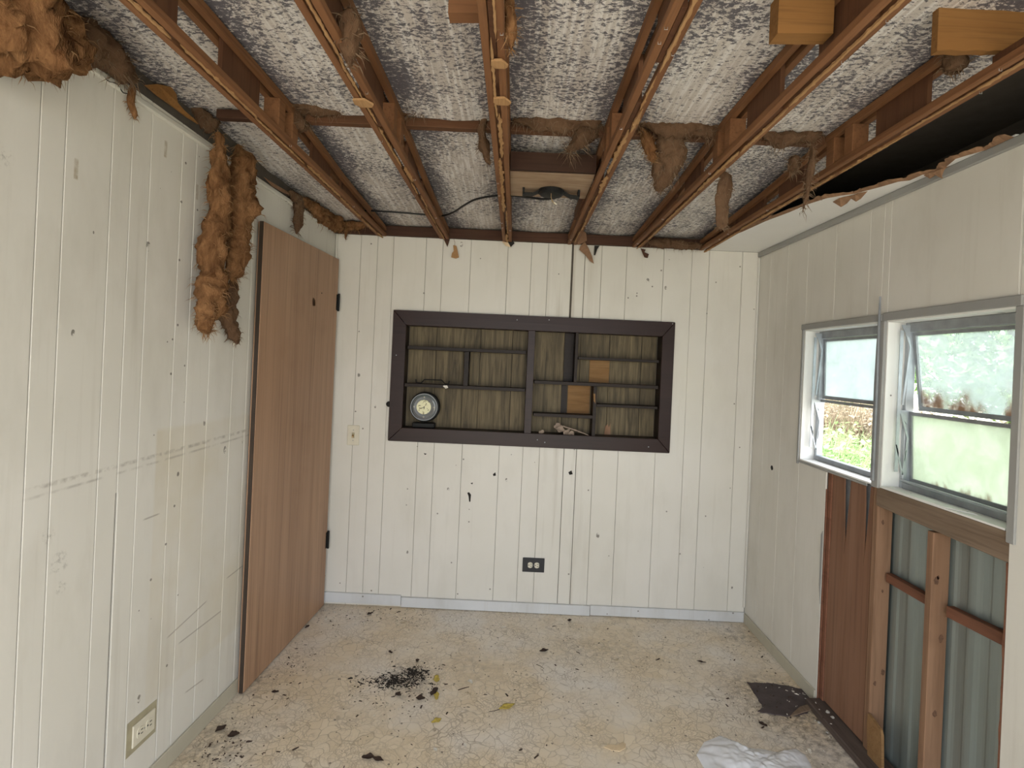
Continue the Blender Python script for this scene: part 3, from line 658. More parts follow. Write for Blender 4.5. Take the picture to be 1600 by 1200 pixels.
wool('fibreglass_batt', 'broad rust-brown fibreglass batt hanging between the longest batt and the door', [(lp(372,225,0.062), .035), (lp(378,250,0.067), .06), (lp(378,290,0.072), .066), (lp(376,330,0.072), .064), (lp(374,365,0.067), .054), (lp(372,395,0.067), .05), (lp(366,425,0.062), .045), (lp(362,440,0.062), .02)], 15, (1.0,.7), lump=.42, fib=700, flen=.032)
wool('fibreglass_tail', 'small crumpled fibreglass tail hanging lowest of the pieces beside the door', [(lp(366,432,.03), .022), (lp(362,460,.03), .038), (lp(357,485,.03), .036), (lp(358,505,.03), .03), (lp(366,525,.03), .03), (lp(372,538,.03), .012)], 18, (1,.7), ('woolgrey','woolgreyfib'), .55, 260, .022)
wool('fibreglass_clump', 'dark fibreglass wad tucked behind the top of the hanging batts', [(lp(300,165,.0), .03), (lp(318,185,.0), .035), (lp(335,200,.01), .03)], 20, (1,1), ('woolgrey','woolgreyfib'), .5, 160)
wool('fibreglass_clump', 'pale brown fibreglass tuft hanging over the wall above the door', [(lp(452,298,.02), .025), (lp(464,312,.03), .034), (lp(468,330,.03), .030), (lp(466,350,.03), .028), (lp(463,366,.03), .010)], 22, (1,.7), ('woolgrey','woolgreyfib'), .4, 260, .03)
wool('fibreglass_clump', 'ragged fibreglass roll along the wall top in the corner above the door', [(lp(470,310,.03), .028), (lp(490,325,.035), .032), (lp(508,340,.04), .040), (onY(535,352,3.03), .038), (onY(560,352,3.03), .026), (onY(580,350,3.04), .012)], 25, (1,1), lump=.65, fib=420, flen=.032)
wool('fibreglass_strand', 'pointed fibreglass tuft dangling over the corner of the plank wall', [(onY(541,352,3.05), .018), (onY(541,362,3.055), .012), (onY(540,375,3.06), .004)], 27, (1,.8), lump=.5, fib=60, flen=.018)
def pur(px, py, y=1.80): return onY(px, py, y)
G = ('woolgrey', 'woolgreyfib')
wool('fibreglass_roll', 'thin fibreglass roll over the purlin near the door wall', [(pur(443,160), .02), (pur(470,163), .028), (pur(505,168), .03), (pur(540,170), .022)], 30, (1,1), G, .5, 260, .03)
wool('fibreglass_tuft', 'small fibreglass tuft drooping beneath the truss near the door wall', [(pur(448,160), .02), (pur(462,185,1.82), .035), (pur(474,195,1.84), .03), (pur(482,190,1.84), .015)], 31, (1,.8), G, .5, 160, .03)
wool('fibreglass_roll', 'fibreglass roll over the purlin beside the second truss', [(pur(607,155), .022), (pur(625,162), .028), (pur(645,168), .024), (pur(665,174), .014)], 33, (1,1), G, .5, 220, .03)
wool('fibreglass_tuft', 'fibreglass tuft stuffed against the second truss web', [(onY(545,12,1.19), .02), (onY(550,32,1.19), .028), (onY(548,62,1.2), .024), (onY(547,88,1.22), .022), (onY(549,108,1.24), .006)], 35, (1,.8), G, .45, 200, .03)
wool('fibreglass_tuft', 'rust-brown fibreglass strip caught beside the near end of the middle truss', [(onY(793,-15,1.13), .014), (onY(796,20,1.13), .018), (onY(797,55,1.14), .014), (onY(799,82,1.15), .004)], 36, (1,.8), ('wool','woolfib'), .5, 150, .025)
wool('fibreglass_roll', 'fibreglass roll over the purlin above the light fixture board', [(pur(800,188), .016), (pur(835,190), .022), (pur(870,192), .024), (pur(905,192), .026), (pur(942,185), .02)], 37, (1,1), G, .7, 320, .035)
wool('fibreglass_tuft', 'brown fibreglass tuft sagging towards the light fixture board', [(pur(938,180), .02), (pur(922,200,1.84), .042), (pur(903,222,1.86), .036), (pur(885,238,1.88), .014)], 38, (1,.8), G, .45, 260, .05)
wool('fibreglass_tuft', 'curled fibreglass wisp behind the middle truss', [(pur(760,180), .01), (pur(752,205,1.84), .016), (pur(758,235,1.86), .022), (pur(766,258,1.88), .01)], 39, (1,.8), G, .5, 120, .03)
wool('fibreglass_roll', 'thick fibreglass roll over the purlin in the widest sagging bay', [(pur(985,185), .022), (pur(1020,192), .036), (pur(1060,198), .040), (pur(1100,200), .036), (pur(1128,197), .02)], 41, (1,1), G, .65, 420, .035)
wool('fibreglass_tuft', 'largest sagging fibreglass tuft hanging under the purlin near the window wall', [(pur(1050,200), .03), (pur(1050,225,1.83), .056), (pur(1042,255,1.88), .052), (pur(1035,280,1.92), .045), (pur(1028,300,1.96), .018)], 42, (1,.7), G, .38, 420, .035, axis=(1,0,0))
wool('fibreglass_tuft', 'smaller rust-brown fibreglass curl beside the largest sagging tuft', [(pur(1000,198), .024), (pur(1010,218,1.82), .026), (pur(1016,238,1.83), .022), (pur(1022,255,1.84), .008)], 43, (1,.8), lump=.5, fib=180, flen=.025)
wool('fibreglass_roll', 'rust-brown fibreglass flap hanging from the purlin beside the window wall truss', [(pur(1188,206), .016), (pur(1212,215), .030), (pur(1240,216), .034), (pur(1268,212), .028), (pur(1285,205), .014)], 45, (1,.7), G, lump=.6, fib=300, flen=.03)
wool('fibreglass_strand', 'flat dusty fibreglass strip hanging below the second truss from the windows', [(Vector((.690, 1.93, 2.150)), .016), (onY(1134,276,1.93), .021), (onY(1132,292,1.93), .026), (onY(1130,312,1.93), .027), (onY(1128,335,1.93), .025), (onY(1127,352,1.93), .026), (onY(1127,358,1.93), .020)], 47, (.4,1), G, .3, 200, .025)
wool('fibreglass_strand', 'long thin fibreglass strand dangling past the window wall truss', [(onY(1268,222,1.72), .018), (onY(1270,245,1.72), .020), (onY(1266,270,1.72), .013), (onY(1262,292,1.72), .017), (onY(1258,312,1.72), .012), (onY(1254,332,1.72), .002)], 48, (1,.6), G, .5, 200, .03)
wool('fibreglass_tuft', 'fibreglass wisp caught on the window wall truss posts', [(onY(1245,242,1.82), .014), (onY(1240,258,1.84), .022), (onY(1234,270,1.86), .014)], 49, (1,.8), G, .5, 140, .03)
wool('fibreglass_roll', 'dusty fibreglass scraps on the ledger board near the window wall', [(onY(1008,378,3.05), .012), (onY(1030,380,3.05), .024), (onY(1055,382,3.05), .024), (onY(1082,384,3.05), .022), (onY(1100,384,3.05), .012)], 50, (1,1), G, .65, 260, .026)
wool('fibreglass_tuft', 'dusty tuft hanging behind the orange header board', [(onY(1478,82,1.3), .02), (onY(1490,100,1.3), .03), (onY(1484,116,1.32), .014)], 52, (1,.8), G, .5, 120, .025)
# torn bits at the ledger
def scrap(name, label, pts, y, mat, th=.003, cat='board scrap'):
    P = [onY(a, b, y) for a, b in pts]; return tag(obj(name, MB().prism(P, (0, th, 0)), mat, origin=P[0]), label, cat)
scrap('hanging_scrap', 'tan bone-shaped paper scrap hanging on a thread over the plank wall', [(708,383),(713,384),(715,392),(717,402),(712,404),(705,402),(706,396),(709,392)], 3.07, M['torn'])
tag(obj('scrap_thread', MB().tube([onY(709,373,3.075), onY(711,379,3.072), onY(710,385,3.07)], .001, 5), M['paper'], origin=onY(709,373,3.075)), 'thin thread holding the tan paper scrap', 'thread')
scrap('hanging_scrap', 'dark triangular board scrap hanging below the second truss', [(692,371),(703,373),(699,386)], 3.074, M['ledger'])
scrap('hanging_scrap', 'black torn scrap at the wall end of the middle truss', [(786,376),(800,374),(804,380),(798,386),(793,382)], 3.074, M['gap'])
scrap('hanging_scrap', 'pale curled scrap at the wall end of the middle truss', [(784,377),(794,379),(798,386),(790,384)], 3.068, M['scraptan'])
scrap('hanging_scrap', 'long brown paper flap hanging over the cracked plank', [(907,384),(914,378),(920,388),(925,400),(928,412),(922,408),(914,398),(905,390)], 3.068, M['paper'])
scrap('hanging_scrap', 'brown broken board corner at the end of the fixture board truss', [(894,378),(908,358),(916,364),(917,376),(905,382)], 3.05, M['stud'], .012)
scrap('hanging_scrap', 'dark pointed splinter hanging beside the brown paper flap', [(929,384),(937,384),(933,390),(930,399),(928,398)], 3.074, M['gap'])
scrap('hanging_scrap', 'dark hooked splinter hanging over the plank wall near the windows', [(1001,388),(1009,390),(1007,394),(1014,397),(1012,403),(1007,402)], 3.07, M['ledger'])
a = [lp(225,133,.02), lp(243,131,.02), lp(265,136,.02), lp(273,147,.02), lp(275,160,.02), lp(285,172,.02), lp(300,185,.02), lp(308,194,.015), lp(290,183,.012), lp(265,164,.012), lp(245,150,.012)]
tag(obj('torn_board', MB().prism(a, LNRM*.006), M['block'], origin=a[0]), 'orange torn ceiling board remnant standing on the panel wall top', 'board scrap')
a = [lp(412,277,.012), lp(420,283,.012), lp(432,290,.012), lp(446,298,.012), lp(455,306,.012), lp(440,300,.01), lp(425,291,.01)]
tag(obj('torn_board', MB().prism(a, LNRM*.005), M['stud'], origin=a[0]), 'thin brown torn board strip on the wall top above the door', 'board scrap')
tag(obj('thin_wire', MB().tube(spline([lp(162,120,.012), lp(170,127,.012), lp(182,131,.012), lp(187,137,.012), lp(193,145,.012), lp(202,146,.012)]), .0016, 6), M['rubber'], origin=lp(162,120,.012)), 'thin black wire poking out at the top of the panel wall', 'wire')

# ================================================================== door
DZ0, DZ1 = .006, 1.982
s_near = onL(383, 1000, .035)[0]
D = bpy.data.objects.new('door_1', None); COL.objects.link(D); D.location = LP(.04, .02, 0); struct(D, 'plain brown veneer door folded back flat against the panel wall')
slab = obj('door_slab', MB().lbox(.035, s_near, .012, .038, DZ0, DZ1), M['door'], D, bevel=.002)
obj('edge_band', MB().lbox(s_near+.0003, s_near+.004, .020, .036, DZ0, DZ1), M['edge'], D)  # near-black strip down the near edge of the door
kx, kz = onL(491, 472, .039); pts = []
for i in range(14):
    q = 2*math.pi*i/14; r = .021*(1+.22*fbm((math.cos(q), math.sin(q), 2), 1.7)); pts.append(LP(kx+r*1.15*math.cos(q), .050, kz+r*math.sin(q)))
cut = obj('hole_cutter', MB().prism(pts, LNRM*-.022), M['door'])          # bored through the front skin into the hollow core
hollow = obj('core_cutter', MB().lbox(.07, s_near-.035, .015, .035, .05, 1.93), M['door'])      # hollow-core door
for cu in (hollow, cut): bo = slab.modifiers.new('hole', 'BOOLEAN'); bo.operation = 'DIFFERENCE'; bo.object = cu; bo.solver = 'EXACT'
bpy.context.view_layer.update(); ev = slab.evaluated_get(bpy.context.evaluated_depsgraph_get()); nm = bpy.data.meshes.new_from_object(ev)
slab.modifiers.clear(); slab.data = nm; nm.name = 'door_slab'; bpy.data.objects.remove(cut); bpy.data.objects.remove(hollow)
kx, kz = onL(503, 458, .039); obj('screw_hole', MB().lathe(LP(kx, .038, kz), LNRM, [(.004,0),(.004,.001)], 10), M['gap'], D)
for px, py in ((519, 470), (503, 850)):
    z = onL(px, py, .04)[1]
    h = obj('hinge', MB().lbox(.012, .05, .036, .041, z-.045, z+.045), M['iron'], D, bevel=.001)
    obj('hinge_pin', MB().tube([LP(.03, .044, z-.05), LP(.03, .044, z+.05)], .006, 10), M['iron'], h)

# ================================================================== niche shelf
def S(cx, cy, y=3.085): return onY(590+cx/3.265, 460+cy/3.265, y)
NB = thing('wall_niche_shelf', (.1, 3.1, .95), 'dark stained wall niche shelf with many small compartments', 'shelf')
FX0, FX1, FZ0, FZ1 = -.715, .905, .957, 1.71
fy0, fy1 = 3.078, 3.099
def mitre(name, a):
    obj(name, MB().prism(a, (0, fy1-fy0, 0)), M['frame'], NB, bevel=.002)
g = .0008
mitre('frame_rail', [(FX0+g,fy0,FZ1),(FX1-g,fy0,FZ1),(NX1-g,fy0,NZ1),(NX0+g,fy0,NZ1)])
mitre('frame_rail', [(FX0+g,fy0,FZ0),(FX1-g,fy0,FZ0),(NX1-g,fy0,NZ0),(NX0+g,fy0,NZ0)])
mitre('frame_stile', [(FX0,fy0,FZ0+g),(FX0,fy0,FZ1-g),(NX0,fy0,NZ1-g),(NX0,fy0,NZ0+g)])
mitre('frame_stile', [(FX1,fy0,FZ0+g),(FX1,fy0,FZ1-g),(NX1,fy0,NZ1-g),(NX1,fy0,NZ0+g)])
yb = 3.185
obj('side_board', MB().box(NX0-.014, NX0-.002, 3.1, yb, NZ0-.012, NZ1+.012), M['shelf'], NB)
obj('side_board', MB().box(NX1+.002, NX1+.014, 3.1, yb, NZ0-.012, NZ1+.012), M['shelf'], NB)
obj('top_board', MB().box(NX0-.002, NX1+.002, 3.1, yb, NZ1+.001, NZ1+.012), M['shelf'], NB)
obj('bottom_board', MB().box(NX0-.002, NX1+.002, 3.1, yb, NZ0-.012, NZ0-.001), M['shelf'], NB)
kb = yb/3.085
bl = [NX0-.002]+[S(c, 220, yb).x for c in (303,445,527,690)]+[S(785,300,yb).x]+[S(c, 400, yb).x for c in (948,1030,1178,1342)]+[NX1+.002]
for a, b in zip(bl[:-1], bl[1:]): plank(NB, 'back_plank', M['nicheback'], lambda q, d, z: (q, yb+.006-d, z), a, b, NZ0-.001, NZ1+.001, .006, .0016)
obj('back_core', MB().box(NX0-.014, NX1+.014, yb+.006, yb+.014, NZ0-.012, NZ1+.012), M['slab'], NB)
SH = 'shelf'
def hor(name, c0, c1, cy0, cy1, th=.019, front=3.088):
    a, b = S(c0, cy0), S(c1, cy1); z = (a.z+b.z)/2
    obj(name, MB().box(a.x, b.x, front, yb-.001, z-th/2, z+th/2), M['shelf'], NB, bevel=.001)
    return z
def ver(c, cyt, cyb, wd, zt, zb, front=3.086, mat='shelf'):
    x = S(c, (cyt+cyb)/2).x
    obj('divider', MB().box(x-wd/2, x+wd/2, front, yb-.001, zb, zt), M[mat], NB, bevel=.001); return x
xc = ver(776, 180, 700, .040, NZ1, NZ0, 3.080, 'frame')
zA = hor('shelf_board', 152, 757, 270, 296)
zB = hor('shelf_board', 138, 752, 462, 488)
ver(452, 290, 460, .026, zA-.01, zB+.01)
zC = hor('shelf_board', 800, 1432, 446, 476)
xr1 = ver(1014, 190, 440, .017, NZ1, zC+.01)
obj('dark_back_board', MB().box(S(952,300,yb).x, xr1-.009, yb-.008, yb-.0005, zC+.01, NZ1), M['shelf'], NB)
zD = hor('shelf_board', 1024, 1436, 325, 342, .015)
xr2 = ver(1106, 480, 720, .020, zC-.01, NZ0)
zE = hor('shelf_board', 796, 1096, 612, 628)
zF = hor('shelf_board', 1118, 1428, 566, 580, .015)
a, b = S(1082, 340, yb), S(1178, 452, yb); obj('patch_board', MB().box(a.x, b.x, yb-.006, yb-.0005, zC+.0105, zD-.008), M['patch'], NB)
a, b = S(972, 465, yb), S(1078, 612, yb); obj('patch_board', MB().box(a.x, b.x, yb-.006, yb-.0005, zE+.0105, zC-.0105), M['patch'], NB)
a = S(938, 470, yb).x; obj('dark_back_board', MB().box(a, S(968, 470, yb).x, yb-.007, yb-.0005, zE+.0105, zC-.0105), M['shelf'], NB)
p = S(1108, 505, 3.085); obj('raw_splinter', MB().prism([p+Vector((-.008,0,.0)), p+Vector((.003,0,-.003)), p+Vector((.006,0,-.06)), p+Vector((.001,0,-.05)), p+Vector((-.004,0,-.045))], (0,.0015,0)), M['patch'], NB)
p = S(1178, 700, yb); obj('broken_plank_end', MB().prism([p+Vector((-.025,-.002,-.02)), p+Vector((-.022,-.002,.03)), p+Vector((-.008,-.002,.045)), p+Vector((.0,-.002,.025)), p+Vector((.008,-.002,.05)), p+Vector((.012,-.002,-.02))], (0,-.003,0)), M['stud'], NB)
for cx, cy in ((712,130), (875,130), (815,742), (853,755), (1382,778), (1505,150), (95,310)):
    p = S(cx, cy, fy0); obj('nail_head', MB().lathe((p.x, fy0-.0003, p.z), (0,-1,0), [(.0035,0),(.002,.001)], 8), M['alu_dull'], NB)
p = S(58, 560); obj('side_catch', MB().lathe((FX0-.004, 3.09, p.z), (0,-1,0), [(.016,0),(.016,.006),(.008,.010)], 14), M['iron'], NB)
# round dial in the lower compartment
dc = S(236, 575, 3.11); R0 = .083
DL = thing('round_dial', (dc.x, 3.15, NZ0), 'round black dial instrument with a cream floral centre in the niche', 'clock')
obj('case', MB().lathe((dc.x+.004, 3.165, dc.z), (0,-1,0), [(.078,0),(.086,.01),(.088,.04),(.084,.052),(.076,.054),(.074,.048)], 40), M['iron'], DL, True)
t = NT('dial_glass'); x, y, z = t.xyz()
M['dialring'] = t.done(t.bsdf(t.mix(t.ramp(t.noise(7), .35, .7), (.10,.125,.125), (.17,.155,.16)), .12, spec=.9))
obj('dial_ring', MB().lathe((dc.x, 3.118, dc.z), (0,-1,0), [(.076,0),(.074,.004),(.045,.0)], 40), M['dialring'], DL, True)
t = NT('dial_print'); c = t.mix(t.ramp(t.noise(75, None, 3, .6), .56, .62), (.80,.78,.52), (.24,.22,.10)); M['dialface'] = t.done(t.bsdf(c, .5))
obj('dial_face', MB().lathe((dc.x-.001, 3.120, dc.z), (0,-1,0), [(.042,0),(.042,.008),(.040,.009)], 36), M['dialface'], DL)
obj('bezel', MB().lathe((dc.x, 3.122, dc.z), (0,-1,0), [(.077,0),(.080,.006),(.079,.013),(.074,.012),(.073,.006)], 40), M['alu_dull'], DL, True)
for i in range(4):
    q = math.pi/2*i; a = Vector((dc.x+.057*math.sin(q), 3.112, dc.z+.057*math.cos(q)))
    m = MB()
    for dx in (-.0022, .0022): m.box(a.x+dx-.0012, a.x+dx+.0012, a.y-.0006, a.y+.0006, a.z-.0045, a.z+.0045)
    obj('hour_mark', m, M['ivory'], DL)
obj('hand', MB().tube([(dc.x-.012, 3.1095, dc.z-.006), (dc.x+.004, 3.1095, dc.z+.002)], .0014, 6), M['iron'], DL)
obj('hand', MB().tube([(dc.x+.001, 3.1095, dc.z-.012), (dc.x+.001, 3.1095, dc.z+.004)], .0014, 6), M['iron'], DL)
obj('foot', MB().box(dc.x-.065, dc.x+.065, 3.112, 3.165, NZ0, NZ0+.028), M['iron'], DL, bevel=.004)
hp = [S(195, 432, 3.095), S(196, 448, 3.095), S(222, 452, 3.095), S(238, 434, 3.095), S(325, 436, 3.095), S(345, 456, 3.095), S(362, 456, 3.095), S(366, 440, 3.095)]
hz = min(p.z for p in hp); hp = [p+Vector((0,0,zB+.0095+.004-hz)) for p in hp]
tag(obj('wire_handle', MB().tube(hp, .0035, 8), M['iron'], origin=hp[2]), 'bent black wire handle lying on the shelf board above the dial', 'handle')
# shrivelled leaves in the niche
def leaf(name, c, size, mat, label, group=None, nrm=(0,0,1), seed=0, asp=.5, curl=.3, cat='leaf', stem=0):
    rr = random.Random(seed); c = Vector(c); nrm = Vector(nrm).normalized(); ang = rr.uniform(0, 6.28)
    a = nrm.orthogonal().normalized(); b = nrm.cross(a); a, b = a*math.cos(ang)+b*math.sin(ang), b*math.cos(ang)-a*math.sin(ang)
    def fn(u, v):
        w_ = math.sin(math.pi*(.04+.94*u))**.8*asp*(1+.25*math.sin(9*u+seed)); s = (v-.5)*2
        return c+a*(u-.5)*size+b*s*w_*size*.5+nrm*(.0015+curl*size*(.35*abs(s)**1.5*w_+.25*(u-.5)**2*2)+.05*size*abs(fbm((u*3, v*3, seed), 2)))
    m = MB().grid(fn, 10, 6)
    T = thing(name, c, label, cat, group)
    obj('blade', m, M[mat], T, True, solid=.0006)
    if stem: obj('stem', MB().tube([c-a*size*.45+nrm*.002, c-a*size*(.5+stem*.5)+nrm*.002, c-a*size*(.5+stem)+nrm*.0015+b*size*.08], [.0012,.0011,.0008], 5), M['lead'], T)
    return T
for i, (cx, cy, sz, lab) in enumerate(((930,690,.06,'big curled grey-brown leaf in the bottom niche compartment'), (965,705,.05,'crumpled grey-brown leaf under the stick in the niche'), (985,712,.04,'small curled leaf beside the stick in the niche'), (835,705,.035,'lone small shrivelled leaf in the bottom niche compartment'), (915,672,.045,'upright curled leaf leaning in the bottom niche compartment'))):
    p = S(cx, cy, 3.12); leaf('dead_leaf', (p.x, 3.11, max(p.z, NZ0+.004)), sz, 'leafgrey', lab, None, (R.uniform(-.3,.3), -.8, .6), 60+i, .7, .7)
a, b = S(945, 672, 3.115), S(1075, 718, 3.105)
tag(obj('dry_stick', MB().tube([a, a.lerp(b,.5)+Vector((0,0,.002)), b], [.004,.0045,.003], 7), M['leafgrey'], origin=b), 'dry grey stick leaning in the bottom niche compartment', 'stick')
p = S(348, 472, 3.086); leaf('dead_leaf', (p.x, 3.083, p.z), .03, 'scrapwhite', 'tiny pale flake on the shelf edge above the dial', None, (0,-1,.3), 71, .6, .5)

# ================================================================== switch and sockets
p = onY(552, 680, 3.097)
SW = thing('light_switch', (p.x, 3.099, p.z), 'ivory light switch plate on the plank wall beside the door', 'switch')
obj('plate', MB().box(p.x-.035, p.x+.035, 3.094, 3.0995, p.z-.0575, p.z+.0575), M['ivory'], SW, bevel=.003)
obj('toggle_slot', MB().box(p.x-.008, p.x+.008, 3.0932, 3.0945, p.z-.016, p.z+.016), M['ivorydark'], SW)
obj('toggle', MB().hexa([(p.x-.005,3.093,p.z-.006),(p.x+.005,3.093,p.z-.006),(p.x+.005,3.0938,p.z+.006),(p.x-.005,3.0938,p.z+.006),(p.x-.004,3.083,p.z-.012),(p.x+.004,3.083,p.z-.012),(p.x+.004,3.083,p.z-.005),(p.x-.004,3.083,p.z-.005)]), M['copper'], SW)
for dz in (-.03, .03): obj('screw', MB().lathe((p.x, 3.094, p.z+dz), (0,-1,0), [(.003,0),(.002,.001)], 8), M['alu_dull'], SW)
def socket(T, pt, plate, face, wide, tall, gap=.024):
    # pt(a, d, z) -> world; a along wall, d out of wall
    def bxx(name, a0, a1, d0, d1, z0, z1, mat, bev=0):
        return obj(name, MB().hexa([pt(a0,d0,z0),pt(a1,d0,z0),pt(a1,d1,z0),pt(a0,d1,z0),pt(a0,d0,z1),pt(a1,d0,z1),pt(a1,d1,z1),pt(a0,d1,z1)]), mat, T, bevel=bev)
    bxx('plate', -wide/2, wide/2, .0005, .006, -tall/2, tall/2, plate, .002)
    for s in (-1, 1):
        c = s*gap*.5*1.6
        pts = []
        for i in range(20):
            q = 2*math.pi*i/20; pts.append(pt(c+.0165*max(-.8, min(.8, math.cos(q)))*1.0, .006, .0165*math.sin(q)))
        off = Vector(pt(0, .0022, 0))-Vector(pt(0, 0, 0))
        fc = obj('socket_face', MB().prism(pts, off), face, T)
        for dz in (-.006, .006):
            obj('slot', MB().hexa([pt(c+.001,.0078,dz-.0014),pt(c+.010,.0078,dz-.0014),pt(c+.010,.0086,dz-.0014),pt(c+.001,.0086,dz-.0014),pt(c+.001,.0078,dz+.0014),pt(c+.010,.0078,dz+.0014),pt(c+.010,.0086,dz+.0014),pt(c+.001,.0086,dz+.0014)]), M['slot'], fc)
        obj('ground_hole', MB().hexa([pt(c-.010,.0078,-.0025),pt(c-.005,.0078,-.0025),pt(c-.005,.0086,-.0025),pt(c-.010,.0086,-.0025),pt(c-.010,.0078,.0025),pt(c-.005,.0078,.0025),pt(c-.005,.0086,.0025),pt(c-.010,.0086,.0025)]), M['slot'], fc)
    obj('screw', MB().hexa([pt(-.002,.006,-.002),pt(.002,.006,-.002),pt(.002,.0068,-.002),pt(-.002,.0068,-.002),pt(-.002,.006,.002),pt(.002,.006,.002),pt(.002,.0068,.002),pt(-.002,.0068,.002)]), M['alu_dull'], T)
p = onY(833.5, 882.5, 3.1)
O1 = thing('wall_outlet', (p.x, 3.1, p.z), 'black outlet plate with ivory sockets low on the plank wall', 'outlet')
socket(O1, lambda a, d, z: (p.x+a, 3.1-d, p.z+z), M['blackplastic'], M['ivory'], .126, .082)
s0, z0 = onL(223, 1137)
O2 = thing('wall_outlet', LP(s0, 0, z0), 'cream outlet low on the grimy panel wall with unpainted border', 'outlet')
socket(O2, lambda a, d, z: LP(s0-a, d, z0+z-.0), M['ivory'], M['ivory'], .096, .070)
obj('unpainted_border', MB().lbox(s0-.058, s0+.068, .0004, .0012, z0-.052, z0+.056), M['ivorydark'], O2)

# ================================================================== windows
XG = XR+.080
def window(name, y0, y1, label, upper, lower, tilt_u, open_low):
    Wn = bpy.data.objects.new(name, None); COL.objects.link(Wn); Wn.location = (XR, (y0+y1)/2, WZ0); struct(Wn, label)
    e = .004
    for nm, b in (('jamb_board', (XR+.0005, XG+.01, y1-.006, y1, WZ0, WZ1)), ('jamb_board', (XR+.0005, XG+.01, y0, y0+.006, WZ0, WZ1)), ('head_board', (XR+.0005, XG+.01, y0+.006, y1-.006, WZ1-.006, WZ1)), ('sill_board', (XR-.004, XG+.01, y0+.006, y1-.006, WZ0, WZ0+.006))):
        obj(nm, MB().box(*b), M['jamb'], Wn)
    # aluminium main frame
    a, b, z0, z1 = y0+.006, y1-.006, WZ0+.006, WZ1-.006
    obj('frame_side', MB().box(XG-.014, XG+.016, b-.018, b, z0, z1), M['alu'], Wn, bevel=.002)
    obj('frame_side', MB().box(XG-.014, XG+.016, a, a+.018, z0, z1), M['alu'], Wn, bevel=.002)
    obj('frame_head', MB().box(XG-.014, XG+.016, a+.018, b-.018, z1-.034, z1), M['alu_dull'], Wn, bevel=.002)
    obj('frame_sill', MB().box(XG-.018, XG+.016, a+.018, b-.018, z0, z0+.022), M['alu_dull'], Wn, bevel=.002)
    zr = 1.326
    def sash(nm, zt, zb, tilt, mat, gl=True):
        ya, yb_ = a+.020, b-.020; r = .012
        def P(y, z, d): f = (zt-z)/(zt-zb); return (XG+.004+d+tilt*f, y, z-abs(tilt)*.12*f)
        def bar(n2, u0, u1, v0, v1): return obj(n2, MB().hexa([P(u0,v0,-.006),P(u1,v0,-.006),P(u1,v0,.006),P(u0,v0,.006),P(u0,v1,-.006),P(u1,v1,-.006),P(u1,v1,.006),P(u0,v1,.006)]), M['alu_dull'], Wn)
        s_ = bar('sash_side', ya, ya+r, zb, zt); bar('sash_side', yb_-r, yb_, zb, zt); bar('sash_rail', ya+r, yb_-r, zt-r, zt); bar('sash_rail', ya+r, yb_-r, zb, zb+r*1.3)
        if gl: obj('pane', MB().hexa([P(ya+r,zb+r,-.0015),P(yb_-r,zb+r,-.0015),P(yb_-r,zb+r,.0015),P(ya+r,zb+r,.0015),P(ya+r,zt-r,-.0015),P(yb_-r,zt-r,-.0015),P(yb_-r,zt-r,.0015),P(ya+r,zt-r,.0015)]), M[mat], Wn)
    sash('upper', z1-.036, zr+.006, tilt_u, upper)
    if lower: sash('lower', zr-.004, z0+.024, .012, lower)
    else:
        obj('mid_bar', MB().box(XG-.004, XG+.010, a+.018, b-.018, zr-.010, zr+.002), M['alu_dull'], Wn)
    # operator linkage on the far jamb
    yy = b-.022
    def strip(n2, pts, wd=.008): 
        m = MB()
        for (x1_, z1_), (x2_, z2_) in zip(pts[:-1], pts[1:]):
            d = Vector((x2_-x1_, 0, z2_-z1_)); nn_ = Vector((-d.z, 0, d.x)).normalized()*wd/2; p1 = Vector((x1_, yy, z1_)); p2 = Vector((x2_, yy, z2_))
            m.prism([p1-nn_, p2-nn_, p2+nn_, p1+nn_], (0, -.003, 0))
        obj(n2, m, M['alu'], Wn)
    strip('operator_arm', [(XG-.034, z1-.02), (XG-.010, z1-.09), (XG-.030, zr+.02)], .007)
    strip('operator_arm', [(XG-.044, z1-.03), (XG-.044, z0+.06)], .012)
    strip('operator_arm', [(XG-.034, zr-.01), (XG-.006, zr-.10), (XG-.012, z0+.10)], .007)
    strip('operator_arm', [(XG-.048, z0+.16), (XG-.020, z0+.05), (XG-.012, z0+.14)], .005)
    obj('pivot_plate', MB().prism([(XG-.046, yy+.001, z1-.01), (XG-.012, yy+.001, z1-.01), (XG-.012, yy+.001, z1-.05), (XG-.024, yy+.001, z1-.05)], (0, -.003, 0)), M['alu'], Wn)
    obj('pivot_plate', MB().prism([(XG-.046, yy+.001, zr), (XG-.012, yy+.001, zr), (XG-.012, yy+.001, zr-.05)], (0, -.003, 0)), M['alu'], Wn)
    return Wn
w1 = window('window_1', *W[0], 'aluminium window with a hazed upper pane and no lower glass', 'frost', None, .006, True)
w2 = window('window_2', *W[1], 'aluminium window with grimy upper pane and algae-green lower pane', 'dirtyglass', 'greenglass', .035, False)
obj('crank_rod', MB().tube([(XG-.022, W[1][1]-.03, WZ0+.036), (XG-.026, W[1][0]+.03, WZ0+.034)], .005, 8), M['alu'], w2)
